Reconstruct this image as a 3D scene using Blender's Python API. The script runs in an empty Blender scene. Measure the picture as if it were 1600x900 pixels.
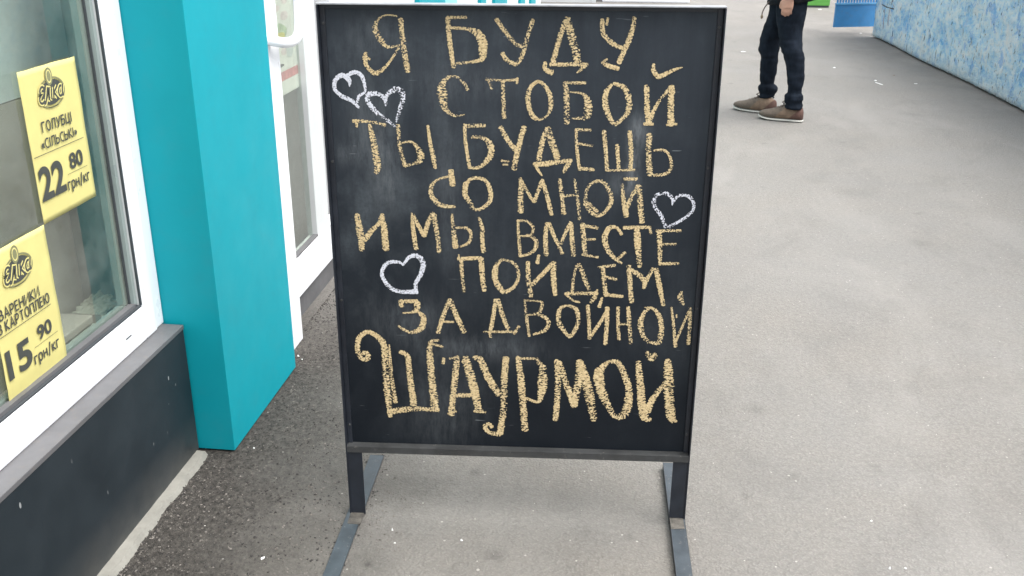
import bpy, bmesh, math, random
from mathutils import Vector, Matrix, noise
random.seed(7)
R = math.radians
scene = bpy.context.scene
col = scene.collection

# ------------------------------------------------------------------ camera
cam = bpy.data.cameras.new('camera')
cam_o = bpy.data.objects.new('camera', cam)
col.objects.link(cam_o)
PITCH, ROLL, YAW, FOC = 0.38037883, 0.00414022, -0.11716626, 1530.66
cy, sy, cp, sp = math.cos(YAW), math.sin(YAW), math.cos(PITCH), math.sin(PITCH)
fw = Vector((sy * cp, cy * cp, -sp))
rt = Vector((cy, -sy, 0))
up = rt.cross(fw)
rt2 = math.cos(ROLL) * rt + math.sin(ROLL) * up
up2 = -math.sin(ROLL) * rt + math.cos(ROLL) * up
cam_o.matrix_world = Matrix(((rt2.x, up2.x, -fw.x, 0), (rt2.y, up2.y, -fw.y, 0), (rt2.z, up2.z, -fw.z, 1.5), (0, 0, 0, 1)))
cam.sensor_width = 36
cam.lens = 36 * FOC / 1600
cam.clip_start = 0.02
cam.clip_end = 600
cam.dof.use_dof = True
cam.dof.focus_distance = 2.4
cam.dof.aperture_fstop = 28
scene.camera = cam_o

# ------------------------------------------------------------------ sky, sun, exposure
SUN_EL, SUN_AZ = 66, 103           # azimuth clockwise from +Y
world = bpy.data.worlds.new('World')
scene.world = world
world.use_nodes = True
wn = world.node_tree.nodes; wl = world.node_tree.links
wn.clear()
sky = wn.new('ShaderNodeTexSky'); sky.sky_type = 'NISHITA'; sky.sun_disc = False
sky.sun_elevation = R(SUN_EL); sky.sun_rotation = R(SUN_AZ)
sky.air_density = 1.0; sky.dust_density = 4.0; sky.ozone_density = 1.0
hs = wn.new('ShaderNodeHueSaturation'); hs.inputs['Saturation'].default_value = 0.22
bg = wn.new('ShaderNodeBackground'); bg.inputs['Strength'].default_value = 0.15
wo = wn.new('ShaderNodeOutputWorld')
wl.new(sky.outputs[0], hs.inputs['Color']); wl.new(hs.outputs[0], bg.inputs['Color']); wl.new(bg.outputs[0], wo.inputs['Surface'])
sun = bpy.data.lights.new('sun', 'SUN'); sun.energy = 1.5; sun.angle = R(60); sun.color = (1, 0.97, 0.93)
sun_o = bpy.data.objects.new('sun', sun); col.objects.link(sun_o)
az, el = R(SUN_AZ), R(SUN_EL)
sdir = Vector((math.sin(az) * math.cos(el), math.cos(az) * math.cos(el), math.sin(el)))
sun_o.rotation_euler = (-sdir).to_track_quat('-Z', 'Y').to_euler()
vs = scene.view_settings
vs.view_transform = 'Standard'; vs.look = 'None'; vs.gamma = 1; vs.use_curve_mapping = False
vs.exposure = 1.3

# ------------------------------------------------------------------ node helpers
class NT:
    def __init__(s, name, blend=False):
        s.m = bpy.data.materials.new(name); s.m.use_nodes = True
        s.t = s.m.node_tree; s.n = s.t.nodes; s.l = s.t.links
        s.n.clear()
        s.out = s.n.new('ShaderNodeOutputMaterial')
        s.b = s.n.new('ShaderNodeBsdfPrincipled')
        s.l.new(s.b.outputs[0], s.out.inputs['Surface'])
        s.tc = s.n.new('ShaderNodeTexCoord')
    def node(s, t, **kw):
        nd = s.n.new(t)
        for k, v in kw.items(): setattr(nd, k, v)
        return nd
    def set(s, nd, key, v):
        if isinstance(v, bpy.types.NodeSocket): s.l.new(v, nd.inputs[key])
        else: nd.inputs[key].default_value = v
    def coord(s, kind='Object', scale=(1, 1, 1), rot=(0, 0, 0), loc=(0, 0, 0), geo=False):
        mp = s.node('ShaderNodeMapping')
        if geo:
            g = s.node('ShaderNodeNewGeometry'); s.l.new(g.outputs['Position'], mp.inputs['Vector'])
        else: s.l.new(s.tc.outputs[kind], mp.inputs['Vector'])
        mp.inputs['Scale'].default_value = scale; mp.inputs['Rotation'].default_value = rot; mp.inputs['Location'].default_value = loc
        return mp.outputs[0]
    def noise(s, vec, scale, detail=4, rough=0.55, dist=0.0):
        nd = s.node('ShaderNodeTexNoise'); s.l.new(vec, nd.inputs['Vector'])
        nd.inputs['Scale'].default_value = scale; nd.inputs['Detail'].default_value = detail
        nd.inputs['Roughness'].default_value = rough; nd.inputs['Distortion'].default_value = dist
        return nd.outputs['Fac']
    def voro(s, vec, scale, feature='F1', out='Distance', rnd=1.0):
        nd = s.node('ShaderNodeTexVoronoi', feature=feature); s.l.new(vec, nd.inputs['Vector'])
        nd.inputs['Scale'].default_value = scale; nd.inputs['Randomness'].default_value = rnd
        return nd.outputs[out]
    def ramp(s, fac, stops):
        nd = s.node('ShaderNodeValToRGB'); s.l.new(fac, nd.inputs['Fac'])
        e = nd.color_ramp.elements
        while len(e) < len(stops): e.new(0.5)
        for i, (p, c) in enumerate(stops):
            e[i].position = p
            if not isinstance(c, (tuple, list)): c = (c, c, c)
            e[i].color = (*c[:3], 1)
        return nd.outputs['Color']
    def rng(s, v, a, b, c=0.0, d=1.0):
        nd = s.node('ShaderNodeMapRange'); s.l.new(v, nd.inputs['Value'])
        nd.inputs['From Min'].default_value = a; nd.inputs['From Max'].default_value = b
        nd.inputs['To Min'].default_value = c; nd.inputs['To Max'].default_value = d
        return nd.outputs[0]
    def math(s, op, a, b=0.0, clamp=False):
        nd = s.node('ShaderNodeMath', operation=op, use_clamp=clamp)
        s.set(nd, 0, a); s.set(nd, 1, b)
        return nd.outputs[0]
    def mix(s, fac, a, b, mode='MIX'):
        nd = s.node('ShaderNodeMix', data_type='RGBA', blend_type=mode)
        s.set(nd, 'Factor', fac)
        for i, v in ((6, a), (7, b)):
            if isinstance(v, bpy.types.NodeSocket): s.l.new(v, nd.inputs[i])
            else: nd.inputs[i].default_value = (*v[:3], 1) if len(v) >= 3 else v
        return nd.outputs[2]
    def bump(s, h, strength=0.3, dist=0.01, prev=None):
        nd = s.node('ShaderNodeBump'); s.l.new(h, nd.inputs['Height'])
        nd.inputs['Strength'].default_value = strength; nd.inputs['Distance'].default_value = dist
        if prev is not None: s.l.new(prev, nd.inputs['Normal'])
        s.l.new(nd.outputs[0], s.b.inputs['Normal'])
        return nd.outputs[0]
    def xyz(s, vec):
        nd = s.node('ShaderNodeSeparateXYZ'); s.l.new(vec, nd.inputs[0]); return nd.outputs

def simple(name, c, rough=0.5, var=0.12, nscale=6, metal=0.0, bump=0.0, bscale=200, grime=0.0, spec=0.5):
    t = NT(name)
    v = t.coord(geo=True)
    n1 = t.noise(v, nscale, 6, 0.6)
    dark = tuple(x * (1 - var) for x in c); light = tuple(min(1, x * (1 + var)) for x in c)
    cc = t.ramp(n1, [(0.3, dark), (0.7, light)])
    if grime:
        g = t.noise(v, nscale * 5, 6, 0.7)
        gm = t.math('MULTIPLY', t.rng(g, 0.52, 0.72), grime, True)
        cc = t.mix(gm, cc, (0.16, 0.14, 0.12))
    t.l.new(cc, t.b.inputs['Base Color'])
    t.b.inputs['Roughness'].default_value = rough
    r = t.rng(t.noise(v, nscale * 3, 4), 0.3, 0.7, max(0.05, rough - 0.08), min(1, rough + 0.08))
    t.l.new(r, t.b.inputs['Roughness'])
    t.b.inputs['Metallic'].default_value = metal
    t.b.inputs['Specular IOR Level'].default_value = spec
    if bump: t.bump(t.noise(v, bscale, 3), bump, 0.002)
    return t.m

# ------------------------------------------------------------------ mesh helpers
def link(name, me, mat=None, parent=None):
    o = bpy.data.objects.new(name, me); col.objects.link(o)
    if mat is not None: me.materials.append(mat)
    if parent is not None: o.parent = parent
    return o
def tag(o, label=None, cat=None, group=None, kind=None):
    if label: o['label'] = label
    if cat: o['category'] = cat
    if group: o['group'] = group
    if kind: o['kind'] = kind
    return o
def thing(name, label, cat, loc=(0, 0, 0), rz=0, group=None):
    o = bpy.data.objects.new(name, None); col.objects.link(o)
    o.location = loc; o.rotation_euler = (0, 0, rz); o.empty_display_size = 0.1
    o['_b'] = 1; del o['_b']
    return tag(o, label, cat, group)
def from_bm(name, bm, mat, parent=None, smooth=False):
    me = bpy.data.meshes.new(name)
    bmesh.ops.recalc_face_normals(bm, faces=bm.faces)
    bm.to_mesh(me); bm.free()
    if smooth: me.polygons.foreach_set('use_smooth', [True] * len(me.polygons))
    return link(name, me, mat, parent)
def add_box(bm, x0, x1, y0, y1, z0, z1, bev=0.0, M=None):
    r = bmesh.ops.create_cube(bm, size=1)
    vs_ = r['verts']
    for v in vs_:
        v.co = Vector((x0 + (v.co.x + .5) * (x1 - x0), y0 + (v.co.y + .5) * (y1 - y0), z0 + (v.co.z + .5) * (z1 - z0)))
    if M is not None:
        for v in vs_: v.co = M @ v.co
    if bev:
        es = list({e for v in vs_ for e in v.link_edges})
        bmesh.ops.bevel(bm, geom=es, offset=bev, segments=2, affect='EDGES', profile=0.6)
def box(name, x0, x1, y0, y1, z0, z1, mat, parent=None, bev=0.0):
    """box in the parent's local frame"""
    bm = bmesh.new(); add_box(bm, x0, x1, y0, y1, z0, z1, bev)
    return from_bm(name, bm, mat, parent)
def add_tube(bm, pts, rad, seg=10, cap=True):
    """tube through points; rad = number or list"""
    P = [Vector(p[:3]) for p in pts]
    rings = []
    n = len(P)
    prev = None
    for i in range(n):
        d = (P[min(i + 1, n - 1)] - P[max(i - 1, 0)]).normalized()
        if prev is None:
            a = Vector((0, 0, 1)) if abs(d.z) < 0.9 else Vector((1, 0, 0))
            u = d.cross(a).normalized()
        else:
            u = (prev - d * prev.dot(d)).normalized()
        prev = u; w = d.cross(u)
        r = rad[i] if isinstance(rad, (list, tuple)) else rad
        rings.append([bm.verts.new(P[i] + (u * math.cos(t) + w * math.sin(t)) * r) for t in [2 * math.pi * k / seg for k in range(seg)]])
    for a, b in zip(rings, rings[1:]):
        for k in range(seg):
            bm.faces.new((a[k], a[(k + 1) % seg], b[(k + 1) % seg], b[k]))
    if cap:
        bm.faces.new(rings[0][::-1]); bm.faces.new(rings[-1])
def add_loft(bm, secs, seg=20, axis='z', power=2.0):
    """secs: (cx, cy, cz, rx, ry[, tiltx]) horizontal ellipses"""
    rings = []
    for s_ in secs:
        cx, cy_, cz, rx, ry = s_[:5]; tl = s_[5] if len(s_) > 5 else 0
        ring = []
        for k in range(seg):
            t = 2 * math.pi * k / seg
            c, s2 = math.cos(t), math.sin(t)
            c = math.copysign(abs(c) ** (2 / power), c); s2 = math.copysign(abs(s2) ** (2 / power), s2)
            ring.append(bm.verts.new((cx + rx * c, cy_ + ry * s2, cz + tl * rx * c)))
        rings.append(ring)
    for a, b in zip(rings, rings[1:]):
        for k in range(seg):
            bm.faces.new((a[k], a[(k + 1) % seg], b[(k + 1) % seg], b[k]))
    bm.faces.new(rings[0][::-1]); bm.faces.new(rings[-1])
def add_ball(bm, c, r, sx=1, sy_=1, sz=1, sub=2):
    rr = bmesh.ops.create_icosphere(bm, subdivisions=sub, radius=r)
    for v in rr['verts']: v.co = Vector((c[0] + v.co.x * sx, c[1] + v.co.y * sy_, c[2] + v.co.z * sz))
def spline(pts, sub=6):
    """Catmull-Rom over tuples of any length"""
    out = []
    n = len(pts)
    for i in range(n - 1):
        p0 = pts[max(i - 1, 0)]; p1 = pts[i]; p2 = pts[i + 1]; p3 = pts[min(i + 2, n - 1)]
        for k in range(sub):
            t = k / sub
            out.append(tuple(0.5 * (2 * b + (c - a) * t + (2 * a - 5 * b + 4 * c - d) * t * t + (3 * b - a - 3 * c + d) * t ** 3)
                             for a, b, c, d in zip(p0, p1, p2, p3)))
    out.append(tuple(pts[-1]))
    return out
def bake(o):
    """apply modifiers"""
    dg = bpy.context.evaluated_depsgraph_get()
    me = bpy.data.meshes.new_from_object(o.evaluated_get(dg))
    o.modifiers.clear(); o.data = me
    return o
def remesh(o, vox, smooth_it=4):
    m = o.modifiers.new('r', 'REMESH'); m.mode = 'VOXEL'; m.voxel_size = vox
    s_ = o.modifiers.new('s', 'SMOOTH'); s_.iterations = smooth_it; s_.factor = 0.5
    bake(o)
    o.data.polygons.foreach_set('use_smooth', [True] * len(o.data.polygons))
    return o
def wrinkle(o, fn):
    for v in o.data.vertices:
        v.co = v.co + v.normal * fn(v.co)
    return o
# ================================================================== MATERIALS
STAINS = [(-0.377, 2.33, 0.016, 0.6), (-0.276, 1.967, 0.024, 0.6), (-0.571, 1.895, 0.012, 0.7), (0.508, 2.418, 0.02, 0.3), (0.366, 2.305, 0.012, 0.4), (0.444, 2.80, 0.03, 0.3), (1.396, 4.53, 0.05, 0.25), (1.258, 5.38, 0.08, 0.2), (-0.205, 2.38, 0.04, 0.2)]
def mat_asphalt():
    t = NT('asphalt')
    v = t.coord(geo=True)
    x, y, z = t.xyz(v)[:3]
    big = t.noise(v, 0.55, 5, 0.6)
    mid = t.noise(v, 4.0, 6, 0.65)
    fine = t.noise(v, 62, 6, 0.82)
    grain = t.voro(v, 150)
    base = t.ramp(big, [(0.3, (0.262, 0.254, 0.242)), (0.7, (0.325, 0.316, 0.302))])
    base = t.mix(t.rng(mid, 0.35, 0.7), base, (0.30, 0.287, 0.268))
    base = t.mix(1.0, base, t.ramp(fine, [(0.3, 0.77), (0.7, 1.19)]), 'MULTIPLY')
    base = t.mix(1.0, base, t.ramp(grain, [(0.0, 1.14), (0.55, 0.86)]), 'MULTIPLY')
    # small dark stains
    st = t.rng(t.noise(v, 7.5, 3, 0.5), 0.66, 0.78)
    base = t.mix(t.math('MULTIPLY', st, 0.35), base, (0.09, 0.086, 0.08))
    # faint cool / warm drift of the worn surface
    drift = t.noise(t.coord(geo=True, loc=(7, 3, 0)), 0.9, 2)
    base = t.mix(t.math('MULTIPLY', t.rng(drift, 0.4, 0.7), 0.25), base, (0.27, 0.275, 0.278))
    # a few known stains and dropped-gum spots, a hairline crack, dirt gathered along the foot of the plaster wall
    tot = None
    for (sx_, sy_, rad, k) in STAINS:
        dx_ = t.math('POWER', t.math('DIVIDE', t.math('SUBTRACT', x, sx_), rad), 2.0)
        dy_ = t.math('POWER', t.math('DIVIDE', t.math('SUBTRACT', y, sy_), rad), 2.0)
        gsn = t.math('MULTIPLY', t.math('EXPONENT', t.math('MULTIPLY', t.math('ADD', dx_, dy_), -1.0)), k)
        tot = gsn if tot is None else t.math('ADD', tot, gsn)
    tot = t.math('MULTIPLY', tot, t.rng(t.noise(v, 60, 4, 0.8), 0.35, 0.65, 0.3, 1.3))
    base = t.mix(t.math('MULTIPLY', tot, 1.0, True), base, (0.055, 0.053, 0.052))
    wx = t.math('ADD', x, t.math('MULTIPLY', y, 0.0448))          # = 3.317 on the wall line
    wx = t.math('ADD', wx, t.math('MULTIPLY', t.math('SUBTRACT', t.noise(v, 1.6, 6, 0.7), 0.5), 0.9))
    foot = t.math('MULTIPLY', t.rng(wx, 2.75, 3.35, 0, 1), t.rng(t.noise(v, 2.8, 6, 0.75), 0.38, 0.62, 0.1, 1.0))
    base = t.mix(t.math('MULTIPLY', foot, 0.45), base, (0.15, 0.142, 0.132))
    # long faint scuffs and cleaner worn patches where people walk
    worn = t.rng(t.noise(t.coord(geo=True, scale=(1, 0.45, 1), loc=(2, 9, 0)), 1.5, 6, 0.65, 0.6), 0.50, 0.68)
    base = t.mix(t.math('MULTIPLY', worn, 0.45), base, (0.345, 0.335, 0.32))
    dull = t.rng(t.noise(t.coord(geo=True, scale=(1, 0.6, 1), loc=(12, 5, 0)), 2.3, 7, 0.7, 0.4), 0.52, 0.70)
    base = t.mix(t.math('MULTIPLY', dull, 0.36), base, (0.15, 0.145, 0.14))
    # rough, open, dirty asphalt beside the shop wall, darkened further by painted-in shop shade
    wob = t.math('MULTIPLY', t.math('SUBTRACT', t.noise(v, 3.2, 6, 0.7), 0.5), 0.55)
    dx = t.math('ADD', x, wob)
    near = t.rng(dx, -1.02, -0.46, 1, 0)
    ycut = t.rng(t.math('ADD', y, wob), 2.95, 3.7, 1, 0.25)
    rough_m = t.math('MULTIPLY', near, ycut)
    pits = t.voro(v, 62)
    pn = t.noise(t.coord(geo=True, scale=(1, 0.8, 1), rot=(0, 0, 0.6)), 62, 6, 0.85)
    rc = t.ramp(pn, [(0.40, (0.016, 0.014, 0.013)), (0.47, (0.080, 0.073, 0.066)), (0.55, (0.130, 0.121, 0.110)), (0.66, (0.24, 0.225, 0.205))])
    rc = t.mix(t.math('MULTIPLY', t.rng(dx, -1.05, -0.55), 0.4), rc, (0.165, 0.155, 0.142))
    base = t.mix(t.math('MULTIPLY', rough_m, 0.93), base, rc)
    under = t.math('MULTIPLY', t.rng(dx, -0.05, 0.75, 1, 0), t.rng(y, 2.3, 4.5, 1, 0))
    base = t.mix(t.math('MULTIPLY', under, 0.55), base, t.mix(1.0, base, (0.66, 0.65, 0.62), 'MULTIPLY'))  # soft shade of the shop painted into the paving around the sign
    # white grit trodden into the surface
    def specks(scale, rad, keep, loc):
        vv = t.coord(geo=True, loc=loc)
        vd = t.node('ShaderNodeTexVoronoi', feature='F1'); t.l.new(vv, vd.inputs['Vector']); vd.inputs['Scale'].default_value = scale
        hit = t.math('LESS_THAN', t.math('ADD', vd.outputs['Distance'], t.math('MULTIPLY', t.noise(vv, scale * 3, 2), 0.10)), rad)
        c = t.xyz(vd.outputs['Color'])[0]
        return t.math('MULTIPLY', hit, t.math('GREATER_THAN', c, keep))
    sp1 = specks(26, 0.13, 0.90, (0, 0, 0))
    sp2 = specks(48, 0.19, 0.94, (3.3, 1.7, 0))
    sp3 = specks(15, 0.10, 0.93, (9.3, 4.7, 0))
    spk = t.math('MAXIMUM', t.math('MAXIMUM', sp1, sp2), sp3)
    base = t.mix(t.math('MULTIPLY', spk, 0.45), base, (0.72, 0.70, 0.66))
    dk = specks(33, 0.13, 0.93, (5.1, 8.7, 0))
    base = t.mix(t.math('MULTIPLY', dk, 0.45), base, (0.08, 0.075, 0.07))
    base = t.mix(1.0, base, (0.770, 0.756, 0.735), 'MULTIPLY')
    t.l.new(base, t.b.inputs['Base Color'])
    t.b.inputs['Roughness'].default_value = 0.78
    t.b.inputs['Specular IOR Level'].default_value = 0.35
    h = t.math('ADD', t.math('MULTIPLY', fine, 0.6), t.math('MULTIPLY', grain, -0.4))
    h = t.math('ADD', h, t.math('MULTIPLY', t.math('MULTIPLY', rough_m, pn), 3.4))
    t.bump(h, 0.8, 0.008)
    return t.m
def mat_board():
    t = NT('blackboard_paint')
    v = t.coord()
    fine = t.noise(v, 320, 3, 0.7)
    sm = t.noise(t.coord(scale=(1.0, 1.0, 0.7), rot=(0, 0.5, 0)), 6.0, 6, 0.62, 0.4)
    x, y, z = t.xyz(v)[:3]
    left = t.rng(x, 0.0, 0.5, 1.0, 0.35)
    low = t.rng(z, 0.30, 0.55, 0.25, 1.0)
    streak = t.noise(t.coord(scale=(26, 26, 2.6)), 1.0, 5, 0.7)
    dust = t.math('MULTIPLY', t.math('MULTIPLY', t.rng(sm, 0.44, 0.74), left), low)
    dust = t.math('MULTIPLY', dust, t.rng(streak, 0.25, 0.8, 0.35, 1.2))
    dust = t.math('MULTIPLY', dust, t.rng(t.noise(v, 130, 4, 0.8), 0.3, 0.7, 0.55, 1.25))
    c = t.ramp(fine, [(0.3, (0.0045, 0.0070, 0.0110)), (0.7, (0.0085, 0.0120, 0.0170))])
    c = t.mix(t.math('MULTIPLY', dust, 0.20, True), c, (0.36, 0.41, 0.44))
    # bluish glare painted in, stronger towards the board's top, and rubbed chalk smears
    top_glare = t.math('MULTIPLY', t.rng(z, 0.35, 1.28, 0.0, 1.0), t.rng(streak, 0.2, 0.8, 0.7, 1.2))
    c = t.mix(t.math('MULTIPLY', top_glare, 0.09, True), c, (0.30, 0.36, 0.43))
    tot = None
    for (bx, bz, rx, rz, k) in ((0.13, 0.93, 0.035, 0.10, 0.5), (0.055, 0.96, 0.05, 0.03, 0.35), (0.17, 0.55, 0.10, 0.06, 0.35), (0.36, 0.48, 0.12, 0.03, 0.45), (0.689, 0.965, 0.014, 0.06, 0.9), (0.675, 0.90, 0.03, 0.03, 0.6), (0.27, 0.87, 0.03, 0.16, 0.3), (0.09, 1.04, 0.04, 0.08, 0.3), (0.70, 1.025, 0.02, 0.03, 0.7), (0.30, 1.12, 0.12, 0.04, 0.25), (0.25, 0.30, 0.1, 0.12, 0.25), (0.12, 1.22, 0.06, 0.04, 0.3)):
        ex = t.math('POWER', t.math('DIVIDE', t.math('SUBTRACT', x, bx), rx), 2.0)
        ez = t.math('POWER', t.math('DIVIDE', t.math('SUBTRACT', z, bz), rz), 2.0)
        gsn = t.math('MULTIPLY', t.math('EXPONENT', t.math('MULTIPLY', t.math('ADD', ex, ez), -1.0)), k)
        tot = gsn if tot is None else t.math('ADD', tot, gsn)
    brk = t.rng(t.noise(t.coord(scale=(70, 70, 18)), 1.0, 5, 0.75), 0.35, 0.7, 0.15, 1.3)
    c = t.mix(t.math('MULTIPLY', t.math('MULTIPLY', tot, brk), 0.32, True), c, (0.42, 0.45, 0.47))
    sc = t.noise(t.coord(scale=(5, 5, 60), rot=(0, 0.25, 0)), 3.0, 2, 0.5)
    scm = t.math('MULTIPLY', t.rng(sc, 0.745, 0.78), t.rng(t.noise(v, 11, 2), 0.5, 0.62))
    c = t.mix(t.math('MULTIPLY', scm, 0.30, True), c, (0.45, 0.48, 0.5))
    t.l.new(c, t.b.inputs['Base Color'])
    t.l.new(t.rng(fine, 0.3, 0.7, 0.48, 0.62), t.b.inputs['Roughness'])
    t.b.inputs['Specular IOR Level'].default_value = 0.2
    t.bump(fine, 0.10, 0.001)
    return t.m
def mat_chalk(name, c1, c2):
    t = NT(name)
    x, y, z = t.xyz(t.tc.outputs['UV'])[:3]
    uvv = t.coord('UV', scale=(270, 1.3, 1))
    slash = t.noise(uvv, 1.0, 3, 0.6, 0.35)
    v = t.coord()
    grain = t.noise(v, 300, 3, 0.8)
    soft = t.noise(v, 60, 3, 0.6)
    edge = t.math('POWER', t.math('ABSOLUTE', y), 4.0)
    k = t.math('ADD', t.math('MULTIPLY', slash, 1.9), t.math('MULTIPLY', grain, 0.32))
    k = t.math('ADD', k, t.math('MULTIPLY', soft, 0.4))
    k = t.math('ADD', k, t.rng(t.noise(t.coord(loc=(3, 1, 2)), 11, 2), 0.3, 0.7, -0.14, 0.16))
    k = t.math('SUBTRACT', k, t.math('MULTIPLY', edge, 0.34))
    a = t.rng(k, 1.17, 1.225)
    cc = t.ramp(t.math('ADD', t.math('MULTIPLY', grain, 0.4), t.math('MULTIPLY', slash, 0.6)), [(0.42, c1), (0.62, c2)])
    t.l.new(cc, t.b.inputs['Base Color'])
    t.b.inputs['Roughness'].default_value = 0.95
    t.b.inputs['Specular IOR Level'].default_value = 0.1
    tr = t.node('ShaderNodeBsdfTransparent'); mx = t.node('ShaderNodeMixShader')
    t.l.new(a, mx.inputs[0]); t.l.new(tr.outputs[0], mx.inputs[1]); t.l.new(t.b.outputs[0], mx.inputs[2])
    t.l.new(mx.outputs[0], t.out.inputs['Surface'])
    t.bump(k, 0.4, 0.001)
    return t.m
def mat_glass(name, tint=(0.90, 0.93, 0.90), boost=1.0):
    t = NT(name)
    t.n.remove(t.b)
    tr = t.node('ShaderNodeBsdfTransparent'); tr.inputs[0].default_value = (*tint, 1)
    gl = t.node('ShaderNodeBsdfGlossy'); gl.inputs['Roughness'].default_value = 0.02; gl.inputs[0].default_value = (1, 1, 1, 1)
    df = t.node('ShaderNodeBsdfDiffuse'); df.inputs[0].default_value = (0.38, 0.41, 0.38, 1)
    fr = t.node('ShaderNodeFresnel'); fr.inputs[0].default_value = 1.75
    mx = t.node('ShaderNodeMixShader'); m2 = t.node('ShaderNodeMixShader')
    gg = t.node('ShaderNodeNewGeometry'); t.l.new(t.math('MULTIPLY', fr.outputs[0], t.math('SUBTRACT', 1.0, gg.outputs['Backfacing'])), mx.inputs[0]); t.l.new(tr.outputs[0], mx.inputs[1]); t.l.new(gl.outputs[0], mx.inputs[2])
    dirt = t.math('MULTIPLY', t.rng(t.noise(t.coord(geo=True), 9, 6, 0.7), 0.35, 0.8), 0.14)  # patchy dirt that also paints the pane's reflection murk as a veil
    t.l.new(dirt, m2.inputs[0]); t.l.new(mx.outputs[0], m2.inputs[1]); t.l.new(df.outputs[0], m2.inputs[2])
    t.l.new(m2.outputs[0], t.out.inputs['Surface'])
    return t.m
def mat_plaster_blue():
    t = NT('sky_blue_plaster')
    v = t.coord(geo=True)
    vs2 = t.coord(geo=True, scale=(1, 0.7, 1.15), rot=(0.35, 0, 0))
    n1 = t.noise(vs2, 3.6, 8, 0.76, 0.25)
    n2 = t.noise(vs2, 15, 6, 0.8, 0.2)
    c = t.ramp(n1, [(0.40, (0.15, 0.47, 0.86)), (0.46, (0.42, 0.74, 0.96)), (0.53, (0.70, 0.90, 0.98)), (0.68, (0.90, 0.95, 0.94))])
    c2 = t.ramp(n2, [(0.40, (0.18, 0.52, 0.88)), (0.46, (0.52, 0.82, 0.97)), (0.56, (0.88, 0.96, 0.97))])
    c = t.mix(0.5, c, c2)
    patch = t.rng(t.noise(t.coord(geo=True, scale=(1, 1, 0.8), rot=(0.5, 0, 0), loc=(0, 4, 2)), 5.5, 6, 0.7, 0.4), 0.575, 0.60)
    c = t.mix(t.math('MULTIPLY', patch, 0.65), c, (0.17, 0.45, 0.84))
    pale = t.rng(t.noise(t.coord(geo=True, scale=(1, 1, 0.8), rot=(0.5, 0, 0), loc=(0, 14, 7)), 4.2, 6, 0.7, 0.4), 0.57, 0.60)
    c = t.mix(t.math('MULTIPLY', pale, 0.7), c, (0.86, 0.92, 0.90))
    nk = t.noise(t.coord(geo=True, scale=(1, 2.2, 0.9), rot=(0.5, 0, 0)), 15, 4, 0.6, 0.7)
    nkm = t.rng(nk, 0.625, 0.645)
    c = t.mix(t.math('MULTIPLY', nkm, 0.85), c, (0.05, 0.12, 0.18))
    z = t.xyz(v)[2]
    foot = t.rng(t.math('ADD', z, t.math('MULTIPLY', n2, 0.3)), 0.13, 0.30, 0.6, 0.0)
    c = t.mix(t.math('MAXIMUM', foot, 0.0), c, (0.56, 0.61, 0.62))
    t.l.new(c, t.b.inputs['Base Color'])
    t.b.inputs['Roughness'].default_value = 0.7
    h = t.math('ADD', t.math('MULTIPLY', n2, 1.6), t.math('MULTIPLY', nkm, -1.2))
    t.bump(h, 0.9, 0.035)
    return t.m
def mat_sign_steel(name, c, rust=0.1):
    t = NT(name)
    v = t.coord(geo=True)
    n = t.noise(v, 22, 6, 0.7)
    cc = t.ramp(n, [(0.35, tuple(k * 0.75 for k in c)), (0.7, tuple(k * 1.3 for k in c))])
    cc = t.mix(t.math('MULTIPLY', t.rng(t.noise(v, 75, 5, 0.8), 0.6, 0.72), rust), cc, (0.32, 0.29, 0.26))
    t.l.new(cc, t.b.inputs['Base Color'])
    t.l.new(t.rng(n, 0.3, 0.7, 0.34, 0.55), t.b.inputs['Roughness'])
    t.bump(t.noise(v, 240, 3), 0.15, 0.001)
    return t.m
M_asph = mat_asphalt()
M_board = mat_board()
M_chalk = mat_chalk('yellow_chalk', (0.47, 0.34, 0.175), (0.80, 0.655, 0.39))
M_chalkw = mat_chalk('white_chalk', (0.55, 0.57, 0.63), (0.78, 0.79, 0.86))
M_steel = mat_sign_steel('black_painted_steel', (0.014, 0.018, 0.026), 0.06)
M_steelworn = mat_sign_steel('worn_painted_steel', (0.045, 0.047, 0.048), 0.4)
M_rail = mat_sign_steel('dusty_blue_grey_steel', (0.045, 0.056, 0.066), 0.6)
M_white = simple('white_pvc', (0.84, 0.85, 0.87), 0.32, 0.015, 5, grime=0.0)
M_whiteg = simple('light_grey_pvc', (0.60, 0.62, 0.62), 0.4, 0.04, 5, grime=0.05)
M_wall = simple('white_wall_panel', (0.66, 0.68, 0.68), 0.55, 0.05, 3, grime=0.1)
M_teal = simple('teal_cladding', (0.003, 0.300, 0.365), 0.5, 0.06, 2.5, bump=0.06, bscale=90, spec=0.25, grime=0.05)
M_teal2 = simple('pale_teal_panel', (0.25, 0.60, 0.60), 0.5, 0.05, 3)
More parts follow.
